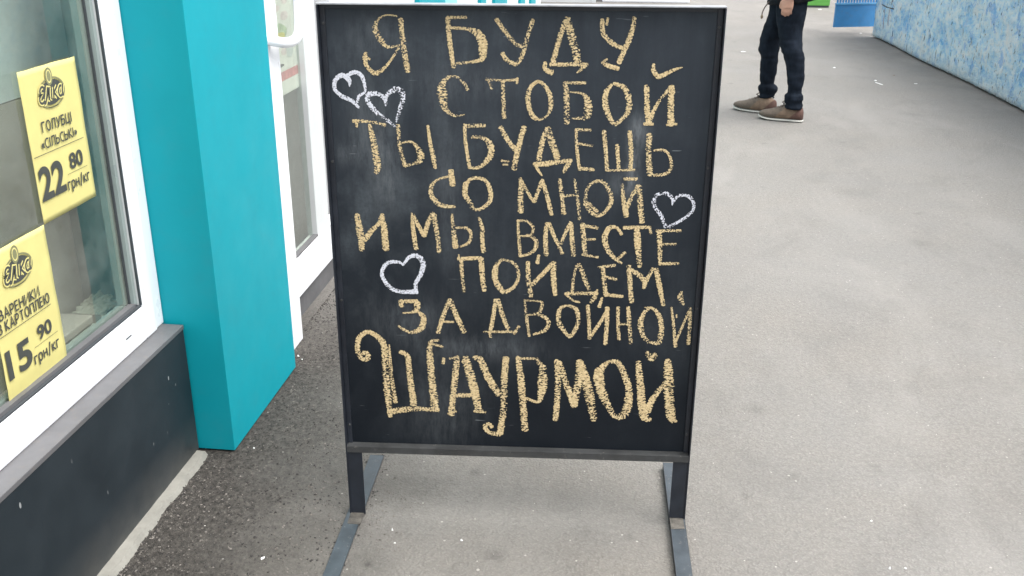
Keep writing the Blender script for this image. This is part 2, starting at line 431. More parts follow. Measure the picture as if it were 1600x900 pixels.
def mat_dark_panel():
    t = NT('charcoal_panel')
    v = t.coord(geo=True)
    n = t.noise(v, 5, 6, 0.6)
    c = t.ramp(n, [(0.3, (0.011, 0.017, 0.022)), (0.7, (0.019, 0.027, 0.033))])
    vd = t.voro(t.coord(geo=True, scale=(1, 1, 0.45)), 24)
    keep = t.rng(t.noise(v, 3.3, 3), 0.42, 0.50)
    sc = t.math('MULTIPLY', t.math('LESS_THAN', vd, 0.075), keep)
    c = t.mix(t.math('MULTIPLY', sc, 0.5), c, (0.5, 0.52, 0.52))
    z = t.xyz(v)[2]
    dustm = t.math('MULTIPLY', t.rng(z, 0.0, 0.14, 0.35, 0.0), t.noise(v, 14, 5, 0.7))
    c = t.mix(dustm, c, (0.25, 0.23, 0.20))
    t.l.new(c, t.b.inputs['Base Color'])
    t.l.new(t.rng(n, 0.3, 0.7, 0.45, 0.6), t.b.inputs['Roughness'])
    t.b.inputs['Specular IOR Level'].default_value = 0.35
    t.bump(t.noise(v, 260, 3), 0.12, 0.001)
    return t.m
M_dark = mat_dark_panel()
M_ledge = simple('grey_ledge', (0.115, 0.115, 0.12), 0.5, 0.12, 9, grime=0.4)
M_gasket = simple('black_rubber', (0.045, 0.052, 0.058), 0.6, 0.1, 10)
M_spacer = simple('grey_green_spacer', (0.26, 0.31, 0.30), 0.35, 0.08, 10)
M_glass = mat_glass('window_glass')
M_concrete = simple('pale_concrete', (0.215, 0.21, 0.185), 0.9, 0.18, 14, bump=0.5, bscale=120, grime=0.35)
M_card = simple('grey_card_backing', (0.33, 0.315, 0.285), 0.7, 0.10, 2.2)
M_cardlight = simple('pale_blue_grey_backing', (0.50, 0.57, 0.58), 0.6, 0.16, 3)
M_int = simple('interior_wall', (0.42, 0.47, 0.44), 0.7, 0.1, 2)
M_tissue = simple('white_tissue', (0.40, 0.42, 0.36), 0.9, 0.08, 20)
M_paper = simple('yellow_paper', (0.60, 0.54, 0.205), 0.75, 0.05, 14)
M_ink = simple('dark_grey_ink', (0.050, 0.054, 0.048), 0.7, 0.1, 40)
M_ink2 = simple('mid_grey_ink', (0.20, 0.20, 0.10), 0.7, 0.1, 40)
M_print_w = simple('white_print', (0.78, 0.76, 0.72), 0.5, 0.04, 12)
M_red = simple('red_print', (0.66, 0.28, 0.29), 0.5, 0.25, 40)
M_pink = simple('pink_print', (0.74, 0.62, 0.62), 0.5, 0.25, 30)
M_green_p = simple('green_print', (0.50, 0.58, 0.42), 0.5, 0.25, 30)
M_blue = simple('blue_painted_metal', (0.045, 0.215, 0.46), 0.45, 0.12, 6, grime=0.3)
M_bluel = simple('blue_painted_edge', (0.10, 0.32, 0.55), 0.45, 0.12, 6)
M_green = simple('green_plastic', (0.10, 0.33, 0.06), 0.45, 0.1, 6)
M_plaster = mat_plaster_blue()
M_scrap = simple('white_paper_scrap', (0.82, 0.82, 0.80), 0.8, 0.04, 40)
M_brownscrap = simple('brown_leaf_scrap', (0.16, 0.12, 0.08), 0.9, 0.3, 60)
M_skin = simple('skin', (0.50, 0.28, 0.20), 0.5, 0.10, 30)
M_jacket = simple('black_jacket_cloth', (0.008, 0.009, 0.012), 0.8, 0.25, 20, spec=0.15, bump=0.3, bscale=500)
def mat_denim():
    t = NT('navy_trouser_cloth')
    v = t.coord(geo=True)
    n = t.noise(t.coord(geo=True, scale=(1, 1, 0.5)), 16, 6, 0.65)
    c = t.ramp(n, [(0.3, (0.004, 0.0065, 0.011)), (0.7, (0.015, 0.021, 0.032))])
    t.l.new(c, t.b.inputs['Base Color']); t.b.inputs['Roughness'].default_value = 0.9; t.b.inputs['Specular IOR Level'].default_value = 0.12
    t.bump(t.noise(v, 400, 2), 0.25, 0.002)
    return t.m
M_denim = mat_denim()
def mat_shoe():
    t = NT('brown_shoe_suede')
    v = t.coord()
    x, y, z = t.xyz(v)[:3]
    xs = t.math('ADD', x, t.math('MULTIPLY', z, 0.9))
    c = t.ramp(t.rng(xs, 0.0, 0.36), [(0.0, (0.10, 0.052, 0.042)), (0.30, (0.11, 0.058, 0.046)), (0.33, (0.20, 0.135, 0.095)), (0.58, (0.19, 0.13, 0.09)), (0.61, (0.135, 0.105, 0.082)), (1.0, (0.125, 0.10, 0.08))])
    c = t.mix(1.0, c, t.ramp(t.noise(v, 60, 5), [(0.3, 0.8), (0.7, 1.2)]), 'MULTIPLY')
    t.l.new(c, t.b.inputs['Base Color']); t.b.inputs['Roughness'].default_value = 0.85
    t.bump(t.noise(v, 300, 2), 0.3, 0.002)
    return t.m
M_shoe = mat_shoe()
M_sole = simple('white_rubber_sole', (0.48, 0.47, 0.43), 0.6, 0.06, 30)
M_lace = simple('dark_brown_lace', (0.045, 0.03, 0.025), 0.8, 0.1, 30)
M_hair = simple('dark_brown_hair', (0.03, 0.02, 0.015), 0.6, 0.3, 60)

# ================================================================== GROUND
bm = bmesh.new()
s_ = 250
vv = [bm.verts.new(p) for p in ((-s_, -s_, 0), (s_, -s_, 0), (s_, s_, 0), (-s_, s_, 0))]
bm.faces.new(vv)
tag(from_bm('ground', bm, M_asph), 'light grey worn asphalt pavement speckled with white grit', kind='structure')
# jagged pale concrete footing poured along the shop wall
bm = bmesh.new()
ys = [0.2 + i * 0.012 for i in range(0, 178)]
top = []; ft = []
for y in ys:
    j = (noise.noise((y * 9, 0, 0)) * 0.011 + noise.noise((y * 55, 3, 0)) * 0.006)
    top.append((bm.verts.new((-1.21, y, 0.016)), bm.verts.new((-1.160 + j * 0.5, y, 0.013 + 0.002 * noise.noise((y * 20, 0, 0)))), bm.verts.new((-1.149 + j, y, -0.002))))
for a, b in zip(top, top[1:]):
    bm.faces.new((a[0], a[1], b[1], b[0])); bm.faces.new((a[1], a[2], b[2], b[1]))
tag(from_bm('kerb', bm, M_concrete), 'pale jagged concrete footing along the charcoal base panel', kind='structure')

# ================================================================== SHOP WITH WINDOW
shop = thing('shop_kiosk', 'white framed shop front with charcoal base panel under its window', 'shop', (-1.24, 1.2, 0))
def sb(name, x0, x1, y0, y1, z0, z1, mat, parent=shop, bev=0.0):
    """box given in world coordinates, stored relative to its parent"""
    off = Vector((0, 0, 0)); p = parent
    while p is not None: off += p.location; p = p.parent
    return box(name, x0 - off.x, x1 - off.x, y0 - off.y, y1 - off.y, z0 - off.z, z1 - off.z, mat, parent, bev)
sb('base_panel', -1.26, -1.1860, -1.2, 2.338, 0.012, 0.390, M_dark, bev=0.0015)
sb('ledge', -1.262, -1.1845, -1.2, 2.339, 0.3905, 0.403, M_ledge, bev=0.0015)
# window: outer frame, sash, gaskets, panes
win = sb('window', -1.300, -1.2445, 2.300, 2.347, 0.404, 2.30, M_white, bev=0.002)
win['label'] = 'white plastic window frame with double glazing'
sb('outer_frame', -1.300, -1.243, -0.2, 2.2995, 2.262, 2.30, M_white, win, 0.002)
sb('sash', -1.296, -1.2378, 2.238, 2.2985, 0.4040, 2.26, M_white, win, 0.005)
sb('sash', -1.296, -1.2375, -0.15, 2.2370, 0.4040, 0.498, M_white, win, 0.005)
sb('sash', -1.296, -1.2375, -0.15, 2.2370, 2.19, 2.26, M_white, win, 0.005)
sb('bead', -1.2625, -1.2450, 2.2335, 2.2375, 0.5025, 2.185, M_whiteg, win)
sb('gasket', -1.2448, -1.2395, 2.2325, 2.2375, 0.5025, 2.185, M_gasket, win)
sb('gasket', -1.2625, -1.2395, -0.1, 2.2325, 0.4985, 0.5022, M_gasket, win)
sb('glazing_bead', -1.2640, -1.2500, 2.2195, 2.2330, 0.507, 2.185, M_spacer, win)
sb('glazing_bead', -1.2640, -1.2470, -0.1, 2.2190, 0.5025, 0.5115, M_ledge, win)
sb('gasket', -1.2660, -1.2600, 2.2150, 2.2190, 0.512, 2.185, M_gasket, win)
sb('spacer', -1.2860, -1.2690, 2.198, 2.2125, 0.512, 2.185, M_spacer, win)
sb('spacer', -1.2860, -1.2690, -0.1, 2.1975, 0.504, 0.5135, M_spacer, win)
sb('glass_pane', -1.2682, -1.2642, -0.12, 2.226, 0.5005, 2.19, M_glass, win)
sb('drain_slot', -1.2370, -1.2366, 2.130, 2.158, 0.449, 0.4525, M_gasket, win)
# walls of the kiosk
sb('wall', -1.34, -1.245, -1.2, 2.60, 2.302, 2.75, M_wall)
sb('wall', -1.34, -1.245, -1.2, -0.202, 0.404, 2.30, M_wall)
sb('wall', -1.34, -1.262, -1.2, 2.60, 0.0, 0.388, M_wall)
sb('wall', -3.2, -1.3015, 2.440, 2.60, 0.0, 2.75, M_int)
sb('wall', -3.2, -3.1, -1.2, 2.438, 0.0, 2.75, M_int)
sb('wall', -3.098, -1.342, -1.2, -1.1, 0.0, 2.75, M_int)
sb('roof', -3.3, -1.20, -1.3, 2.62, 2.752, 2.86, M_whiteg)
sb('floor', -3.098, -1.342, -1.098, 2.438, 0.0, 0.05, M_int)
# display backing seen through the pane, its pale upper board painting in reflections
sb('backing_board', -1.452, -1.440, 0.3, 2.300, 0.403, 1.047, M_card)
sb('backing_board', -1.450, -1.440, 0.3, 2.420, 1.050, 2.2, M_cardlight)
sb('inner_sill', -1.55, -1.302, -0.1, 2.438, 0.38, 0.402, M_card)
# things behind the glass
cb = thing('carton', 'pale open carton on the sill behind the window glass', 'box', (-1.385, 2.265, 0.402))
bm = bmesh.new(); add_box(bm, -0.05, 0.05, -0.07, 0.085, 0, 0.062, 0.001); from_bm('carton_body', bm, M_cardlight, cb)
bm = bmesh.new(); add_box(bm, -0.052, 0.052, -0.072, -0.0702, 0.0, 0.085); from_bm('flap', bm, M_card, cb)
# crumpled tissue
bm = bmesh.new()
G = 16
gv = [[None] * (G + 1) for _ in range(G + 1)]
for i in range(G + 1):
    for j in range(G + 1):
        u = i / G - .5; w = j / G - .5
        rr = 1 + 0.35 * noise.noise((i * 0.9, j * 0.9, 5))
        h = 0.05 * max(0, 0.62 - math.hypot(u * 1.1, w)) + 0.022 * abs(noise.noise((u * 7, w * 7, 1))) + 0.005 * noise.noise((u * 16, w * 16, 2))
        gv[i][j] = bm.verts.new((u * 0.08 * rr, w * 0.15 * rr, max(0.001, h * 0.8 + 0.004)))
for i in range(G):
    for j in range(G): bm.faces.new((gv[i][j], gv[i + 1][j], gv[i + 1][j + 1], gv[i][j + 1]))
tis = from_bm('tissue', bm, M_tissue)
tis.location = (-1.39, 2.245, 0.462); tis.rotation_euler = (0.25, 0.25, -0.1)
tag(tis, 'crumpled off white tissue lying behind the window glass', 'tissue')
st_ = thing('tray_stack', 'stack of dark flat trays standing behind the second yellow poster', 'trays', (-1.385, 2.05, 0.402))
for k in range(4):
    bm = bmesh.new(); add_box(bm, -0.05, 0.05, -0.12, 0.118 - 0.008 * (k % 2), k * 0.026, k * 0.026 + 0.021, 0.003)
    from_bm('tray', bm, M_card if k % 2 else M_int, st_)

# ---- yellow price posters
def text_mesh(txt, offset=0.0, shear=0.0):
    cu = bpy.data.curves.new('t', 'FONT'); cu.body = txt; cu.size = 1; cu.offset = offset; cu.shear = shear
    o = bpy.data.objects.new('t', cu); col.objects.link(o)
    dg = bpy.context.evaluated_depsgraph_get(); dg.update()
    me = bpy.data.meshes.new_from_object(o.evaluated_get(dg))
    bpy.data.objects.remove(o); bpy.data.curves.remove(cu)
    return me
def printed(name, txt, y0, y1, z0, z1, x, mat, parent, offset=0.012, shear=0.0, arch=0.0):
    me = text_mesh(txt, offset, shear)
    xs = [v.co.x for v in me.vertices]; ys_ = [v.co.y for v in me.vertices]
    a0, a1, b0, b1 = min(xs), max(xs), min(ys_), max(ys_)
    off = parent.location
    for v in me.vertices:
        u = (v.co.x - a0) / (a1 - a0); w = (v.co.y - b0) / (b1 - b0)
        v.co = Vector((x - off.x, y0 + u * (y1 - y0) - off.y, z0 + w * (z1 - z0) + arch * (1 - (2 * u - 1) ** 2) - off.z))
    me.name = name
    return link(name, me, mat, parent)
# plain condensed sans lettering drawn as strokes (cap height 1)
def arc(cx, cy_, rx, ry, a0, a1, n=14): return [(cx + rx * math.cos(R(a0 + (a1 - a0) * k / n)), cy_ + ry * math.sin(R(a0 + (a1 - a0) * k / n))) for k in range(n + 1)]
GL = {
 'Г': (.50, [[(0, 0), (0, .95), (.5, .95)]]), 'О': (.66, [arc(.33, .5, .33, .47, 90, 450, 28)]), 'Л': (.62, [[(-.05, .04), (.07, .1), (.12, .4), (.14, .95), (.6, .95), (.6, 0)]]),
 'У': (.60, [[(0, 1), (.32, .30)], [(.62, 1), (.30, .18), (.16, .05), (0, .06)]]),
 'Б': (.55, [[(.5, .95), (0, .95), (0, .05), (.3, .05)] + arc(.3, .31, .24, .26, -90, 90) + [(0, .57)]]),
 'Ц': (.66, [[(0, 1), (0, .05), (.66, .05), (.66, -.22)], [(.54, 1), (.54, .05)]]), 'І': (.02, [[(0, 0), (0, 1)]]),
 'С': (.52, [arc(.36, .5, .36, .46, 55, 305, 22)]), 'Ь': (.54, [[(0, 1), (0, .05), (.28, .05)] + arc(.28, .31, .24, .26, -90, 90) + [(0, .57)]]),
 'К': (.54, [[(0, 0), (0, 1)], [(.52, 1), (.06, .52), (.56, 0)]]), 'В': (.56, [[(0, 0.05), (0, .95), (.26, .95)] + arc(.26, .74, .20, .21, 90, -90, 10) + [(0, .53)], [(.26, .53)] + arc(.28, .29, .26, .24, 90, -90, 12) + [(0, .05)]]),
 'А': (.66, [[(0, 0), (.33, 1), (.66, 0)], [(.12, .33), (.54, .33)]]), 'Р': (.52, [[(0, 0), (0, .95), (.26, .95)] + arc(.26, .69, .25, .26, 90, -90, 12) + [(0, .43)]]),
 'Е': (.46, [[(.46, .95), (0, .95), (0, .05), (.48, .05)], [(0, .52), (.42, .52)]]), 'Н': (.62, [[(0, 0), (0, 1)], [(.62, 0), (.62, 1)], [(0, .53), (.62, .53)]]),
 'И': (.64, [[(0, 1), (0, 0.02), (.64, .98), (.64, 0)]]), 'З': (.50, [arc(.22, .74, .24, .22, 140, -90, 14), arc(.22, .28, .28, .24, 90, -140, 14)]),
 'Т': (.60, [[(0, .95), (.60, .95)], [(.30, .95), (.30, 0)]]), 'П': (.62, [[(0, 0), (0, .95), (.62, .95), (.62, 0)]]),
 'Ю': (.92, [[(0, 0), (0, 1)], [(0, .52), (.26, .52)], arc(.60, .5, .32, .46, 180, 540, 26)]),
 '«': (.36, [[(.16, .62), (0, .38), (.16, .14)], [(.36, .62), (.20, .38), (.36, .14)]]), '»': (.36, [[(0, .62), (.16, .38), (0, .14)], [(.20, .62), (.36, .38), (.20, .14)]]),
 'г': (.36, [[(0, 0), (0, .66), (.38, .66)]]), 'р': (.48, [[(0, -.28), (0, .70)], arc(.23, .35, .24, .33, 0, 360, 20)]), 'н': (.46, [[(0, 0), (0, .70)], [(.46, 0), (.46, .70)], [(0, .37), (.46, .37)]]),
 'к': (.42, [[(0, 0), (0, .70)], [(.42, .70), (.05, .36), (.44, 0)]]), '/': (.34, [[(0, -.15), (.34, 1.0)]]), ' ': (.12, []),
 'є': (.50, [arc(.34, .66, .26, .26, 40, 230, 12) + arc(.34, .20, .32, .28, 110, 330, 12)]), 'л': (.56, [[(-.16, -.16), (.02, -.12), (.16, .2), (.30, .74), (.48, .70), (.46, 0.05), (.56, .02)]]),
 'і': (.06, [[(0, .72), (0, .06), (.08, .02)]]), 'a': (.60, [arc(.24, .34, .24, .32, 60, 310, 16), [(.52, .72), (.46, .30), (.50, .04), (.64, .04)]]),
}
def stroke_text(name, txt, y0, y1, z0, cap, x, mat, parent, wt=0.13, gap=0.27, shear=0.0, vs=1.0):
    """letters fitted between y0 and y1 with cap height cap above baseline z0; wt = stem weight / cap height"""
    pos = 0; items = []
    for ch in txt:
        w, st = GL[ch]; items.append((pos, st)); pos += w + gap
    tot = pos - gap
    sx_ = (y1 - y0) / tot
    off = parent.location; bm = bmesh.new(); lay = 0
    for p, st in items:
        for s in st:
            P = [Vector((y0 + (a + p) * sx_ + shear * b_ * cap, z0 + b_ * cap * vs)) for a, b_ in s]
            h_ = wt * cap / 2; lay += 1; xx = x - off.x + (lay % 3) * 0.00003
            n_ = len(P); prev = None
            for k in range(n_):
                d1 = (P[k] - P[k - 1]).normalized() if k else (P[1] - P[0]).normalized()
                d2 = (P[k + 1] - P[k]).normalized() if k < n_ - 1 else d1
                nn = Vector((-(d1 + d2).y, (d1 + d2).x))
                if nn.length < 1e-6: nn = Vector((-d1.y, d1.x))
                nn.normalize(); m_ = max(0.5, abs(nn.dot(Vector((-d1.y, d1.x)))))
                a = P[k] + nn * h_ / m_; c_ = P[k] - nn * h_ / m_
                cur = (bm.verts.new((xx, a.x - off.y, a.y - off.z)), bm.verts.new((xx, c_.x - off.y, c_.y - off.z)))
                if prev: bm.faces.new((prev[0], prev[1], cur[1], cur[0]))
                prev = cur
    me = bpy.data.meshes.new(name); bm.to_mesh(me); bm.free()
    return link(name, me, mat, parent)
def flat_ellipse(name, cy_, cz, ry, rz, x, mat, parent, rin=0.0, seg=40, rot=0.0):
    bm = bmesh.new(); off = parent.location
    def P(t, k):
        a = ry * k * math.cos(t); b = rz * k * math.sin(t)
        return (x - off.x, cy_ + a * math.cos(rot) - b * math.sin(rot) - off.y, cz + a * math.sin(rot) + b * math.cos(rot) - off.z)
    o_ = [bm.verts.new(P(2 * math.pi * k / seg, 1)) for k in range(seg)]
    if rin:
        i_ = [bm.verts.new(P(2 * math.pi * k / seg, rin)) for k in range(seg)]
        for k in range(seg): bm.faces.new((o_[k], o_[(k + 1) % seg], i_[(k + 1) % seg], i_[k]))
    else: bm.faces.new(o_)
    return from_bm(name, bm, mat, parent)
def poster(label, y0, z0, seed):
    W, H = 0.224, 0.330
    p = thing('price_poster', label, 'poster', (-1.2555, y0, z0), 0, 'yellow price posters on the shop window')
    bm = bmesh.new(); NX, NZ = 18, 26
    g = []
    for i in range(NX + 1):
        row = []
        for j in range(NZ + 1):
            u = i / NX; w = j / NZ
            ex = 0.0022 * noise.noise((w * 3 + seed, u * 0.5, 1)) * (1 if seed < 5 else 2.2)
            dz = 0.0012 * noise.noise((u * 4 + seed, 7, w))
            dx = 0.0010 * noise.noise((u * 5, w * 5, seed)) - (0.004 * max(0, 0.12 - w) / 0.12 if seed > 5 else 0)
            row.append(bm.verts.new((dx - 0.0016, u * W + ex, w * H + dz)))
        g.append(row)
    for i in range(NX):
        for j in range(NZ): bm.faces.new((g[i][j], g[i + 1][j], g[i + 1][j + 1], g[i][j + 1]))
    sh = from_bm('sheet', bm, M_paper, p, True)
    md = sh.modifiers.new('s', 'SOLIDIFY'); md.thickness = 0.0003; bake(sh)
    return p
def rule(y0, y1, z, th, x, parent, mat=M_ink):
    bm = bmesh.new(); off = parent.location
    q = [bm.verts.new((x - off.x, a - off.y, b - off.z)) for a, b in ((y0, z - th / 2), (y1, z - th / 2), (y1, z + th / 2), (y0, z + th / 2))]
    bm.faces.new(q); return from_bm('ruled_line', bm, mat, parent)
def logo(cy_, cz, p):
    """oval badge with a drop on top and the shop's lettering across"""
    x = -1.2548
    flat_ellipse('badge', cy_, cz - 0.001, 0.0530, 0.0330, x, M_ink2, p, 0.90, rot=0.06)
    flat_ellipse('badge', cy_, cz, 0.0440, 0.0265, x + 0.0001, M_ink, p, rot=0.06)
    flat_ellipse('badge_drop', cy_ - 0.002, cz + 0.034, 0.0135, 0.0195, x + 0.0002, M_ink2, p)
    flat_ellipse('badge_drop', cy_ - 0.002, cz + 0.034, 0.0095, 0.0145, x + 0.0003, M_paper, p, 0.78)
    stroke_text('lettering', 'єлікa', cy_ - 0.052, cy_ + 0.043, cz - 0.0150, 0.034, x + 0.0004, M_paper, p, 0.34, 0.20, 0.22)
    stroke_text('lettering', 'єлікa', cy_ - 0.052, cy_ + 0.043, cz - 0.0150, 0.034, x + 0.0006, M_ink, p, 0.15, 0.20, 0.22)
    rule(cy_ - 0.022, cy_ + 0.019, cz - 0.0315, 0.0012, x, p, M_ink2)
X_T = -1.2545
p1 = poster('upper yellow price poster reading 22 80 taped on the shop window', 1.909, 0.828, 1)
logo(2.018, 1.0985, p1)
stroke_text('printed_text', 'ГОЛУБЦІ', 1.96, 2.0765, 1.0205, 0.0225, X_T, M_ink, p1, 0.165, 0.27)
stroke_text('printed_text', '«СІЛЬСЬКІ»', 1.948, 2.089, 0.9855, 0.0215, X_T, M_ink, p1, 0.165, 0.24)
rule(1.912, 2.114, 0.9755, 0.0014, X_T, p1)
printed('printed_text', '22', 1.9155, 2.0140, 0.8765, 0.9515, X_T, M_ink, p1, 0.03)
printed('printed_text', '80', 2.0410, 2.0975, 0.9170, 0.9535, X_T, M_ink, p1, 0.025)
rule(2.026, 2.111, 0.9095, 0.0010, X_T, p1)
stroke_text('printed_text', 'грн/кг', 2.0215, 2.114, 0.8740, 0.0265, X_T, M_ink, p1, 0.15, 0.24)
p2 = poster('lower yellow price poster reading 15 90 taped on the shop window', 1.684, 0.499, 9)
logo(1.7885, 0.7690, p2)
stroke_text('printed_text', 'ВАРЕНИКИ', 1.7, 1.843, 0.6870, 0.0225, X_T, M_ink, p2, 0.165, 0.27)
stroke_text('printed_text', 'З КАРТОПЛЕЮ', 1.689, 1.874, 0.6600, 0.0225, X_T, M_ink, p2, 0.165, 0.27)
rule(1.6885, 1.8770, 0.6535, 0.0014, X_T, p2)
printed('printed_text', '15', 1.6920, 1.7800, 0.5530, 0.6190, X_T, M_ink, p2, 0.03)
printed('printed_text', '90', 1.8110, 1.8655, 0.5925, 0.6260, X_T, M_ink, p2, 0.025)
rule(1.792, 1.884, 0.5845, 0.0010, X_T, p2)
stroke_text('printed_text', 'грн/кг', 1.7855, 1.881, 0.5480, 0.0265, X_T, M_ink, p2, 0.15, 0.24)

# ================================================================== TEAL PILLAR
pil = thing('pillar', 'tall teal clad pillar box between the shop window and the white door', 'pillar', (-1.16, 2.62, 0))
sb('cladding', -1.30, -1.083, 2.3495, 2.897, 0.006, 2.70, M_teal, pil, 0.0012)
sb('plinth', -1.29, -1.10, 2.365, 2.885, 0.0, 0.0055, M_gasket, pil)

# ================================================================== WHITE DOOR BEYOND THE PILLAR
door = thing('shop_door', 'white glazed shop door with a curved handle beyond the teal pillar', 'door', (-1.19, 3.3, 0))
sb('door_post', -1.235, -1.135, 2.899, 3.137, 0.0, 2.55, M_white, door, 0.003)
leaf = sb('door_leaf', -1.235, -1.190, 3.139, 3.90, 0.096, 0.247, M_white, door, 0.003)
leaf['label'] = 'white lower rail and stiles of the door'
sb('stile', -1.235, -1.1895, 3.139, 3.255, 0.249, 2.30, M_white, leaf, 0.003)
sb('stile', -1.235, -1.195, 3.565, 3.72, 0.249, 2.30, M_whiteg, leaf, 0.003)
sb('rail', -1.235, -1.190, 3.139, 3.90, 2.302, 2.42, M_white, leaf, 0.003)
sb('glass_pane', -1.222, -1.216, 3.2555, 3.5645, 0.2475, 2.30, M_glass, leaf)
sb('gasket', -1.214, -1.193, 3.2555, 3.5645, 0.2475, 0.2550, M_ledge, leaf)
sb('post_beyond', -1.26, -1.19, 3.905, 4.05, 0.0, 2.55, M_white, door, 0.003)
sb('threshold', -1.30, -1.205, 3.138, 3.904, 0.0, 0.094, M_ledge, door)
sb('head', -1.26, -1.14, 3.138, 4.05, 2.43, 2.75, M_wall, door)
bm = bmesh.new()
off = door.location
hp = spline([(-1.14, 3.040, 1.078), (-1.10, 3.055, 1.068), (-1.10, 3.144, 1.057), (-1.10, 3.215, 1.062), (-1.10, 3.245, 1.092), (-1.10, 3.255, 1.16), (-1.10, 3.256, 1.24), (-1.10, 3.255, 1.36), (-1.10, 3.235, 1.42), (-1.10, 3.15, 1.45), (-1.105, 3.075, 1.45), (-1.14, 3.04, 1.45)], 8)
add_tube(bm, [Vector(p) - off for p in hp], 0.0165, 14)
from_bm('handle', bm, M_white, door, True)
# price list on the door glass
pl_ = thing('price_list', 'white printed price list with a red band stuck inside the door glass', 'poster', (-1.226, 3.27, 0.835))
bm = bmesh.new(); add_box(bm, -0.001, 0.001, 0, 0.42, 0, 0.50); from_bm('sheet', bm, M_print_w, pl_)
def blob(name, y, z, ry, rz, mat, k):
    bm = bmesh.new()
    vs3 = [bm.verts.new((0.0014 + k * 1e-4, y + ry * math.cos(t) * (1 + .25 * noise.noise((t, k, 0))), z + rz * math.sin(t) * (1 + .25 * noise.noise((t, k, 4))))) for t in [i * math.pi / 12 for i in range(24)]]
    bm.faces.new(vs3); return from_bm(name, bm, mat, pl_)
bm = bmesh.new(); add_box(bm, 0.0011, 0.0014, 0.02, 0.39, 0.050, 0.082); from_bm('red_band', bm, M_red, pl_)
for k, (y, z, ry, rz, m) in enumerate([(0.13, 0.215, 0.075, 0.030, M_green_p), (0.12, 0.198, 0.06, 0.022, M_paper), (0.16, 0.150, 0.03, 0.014, M_pink), (0.08, 0.255, 0.03, 0.014, M_pink), (0.19, 0.27, 0.04, 0.016, M_pink), (0.1, 0.30, 0.05, 0.012, M_pink), (0.2, 0.32, 0.03, 0.012, M_pink), (0.09, 0.335, 0.03, 0.012, M_pink), (0.22, 0.15, 0.04, 0.03, M_whiteg), (0.10, 0.105, 0.05, 0.006, M_ledge)]):
    blob('printed_picture', y, z, ry, rz, m, k)
sb('back_wall', -1.60, -1.58, 2.602, 4.4, 0.0, 2.7, M_card, door)

# ================================================================== SHOP ROW BEYOND
row = thing('shop_row', 'white shop row with teal pilasters farther along the street behind the blackboard', 'shop', (-1.2, 8, 0))
sb('wall', -1.60, -1.23, 4.052, 13.6, 0.0, 2.7, M_wall, row)
for y0, y1, m in ((5.66, 6.45, M_teal), (6.46, 6.9, M_teal2), (8.02, 8.30, M_teal), (8.85, 9.7, M_teal), (10.9, 11.35, M_teal), (12.05, 12.6, M_teal)):
    sb('pilaster', -1.229, -1.20, y0, y1, 0.05, 2.6, m, row, 0.004)
stall = thing('street_stall', 'pale grey glazed stall at the far end of the shop row', 'stall', (-1.0, 15.8, 0))
sb('frame', -1.52, -1.46, 15.5, 15.6, 0, 2.2, M_whiteg, stall)
sb('frame', -0.62, -0.56, 15.5, 15.6, 0, 2.2, M_whiteg, stall)
sb('frame', -1.459, -0.621, 15.51, 15.59, 0.0, 0.10, M_whiteg, stall)
sb('frame', -1.459, -0.621, 15.51, 15.59, 2.1, 2.2, M_whiteg, stall)
sb('panel', -1.459, -0.621, 15.54, 15.56, 0.101, 2.099, M_int, stall)
cab = thing('white_cabinet', 'plain white cabinet standing far down the street above the blackboard top edge', 'cabinet', (0.2, 16.2, 0))
sb('cabinet_body', -0.47, 0.86, 15.63, 16.6, 0.0, 1.5, M_white, cab, 0.02)
sb('cabinet_top', -0.49, 0.88, 15.61, 16.62, 1.502, 1.56, M_white, cab, 0.01)

# ================================================================== BLUE WALL
w0 = Vector((2.777, 12.04, 0)); w1 = Vector((2.969, 7.756, 0)); wd = (w1 - w0).normalized(); wnv = Vector((-wd.y, wd.x, 0))
if wnv.x > 0: wnv = -wnv
bm = bmesh.new(); NX, NZ = 330, 60; LW, HW = 14.0, 1.9
g = []
for i in range(NX + 1):
    rowv = []
    for j in range(NZ + 1):
        s2 = LW * i / NX; z = 0.018 + HW * j / NZ
        p = w0 + wd * s2 + Vector((0, 0, z))
        d = 0.010 * noise.noise((s2 * 5, z * 5, 0)) + 0.006 * noise.noise((s2 * 17, z * 17, 3)) + 0.02 * noise.noise((s2 * 0.8, z * 0.8, 9))
        if j == 0: d += 0.01 * noise.noise((s2 * 20, 1, 1))
        rowv.append(bm.verts.new(p + wnv * d))
    g.append(rowv)
for i in range(NX):
    for j in range(NZ): bm.faces.new((g[i][j], g[i + 1][j], g[i + 1][j + 1], g[i][j + 1]))
# give it thickness: top, ends and back
bk = [[bm.verts.new(w0 + wd * (LW * i / NX) - wnv * 0.14 + Vector((0, 0, z))) for z in (0.018, 0.018 + HW)] for i in range(0, NX + 1)]
for i in range(NX):
    bm.faces.new((g[i][NZ], g[i + 1][NZ], bk[i + 1][1], bk[i][1]))
    bm.faces.new((bk[i][0], bk[i][1], bk[i + 1][1], bk[i + 1][0]))
    bm.faces.new((g[i + 1][0], g[i][0], bk[i][0], bk[i + 1][0]))
bm.faces.new([g[0][j] for j in range(NZ + 1)] + [bk[0][1], bk[0][0]])
wl_ = from_bm('plaster_wall', bm, M_plaster, None, True)
tag(wl_, 'rough sky blue and white plaster wall along the right side of the pavement', 'wall')

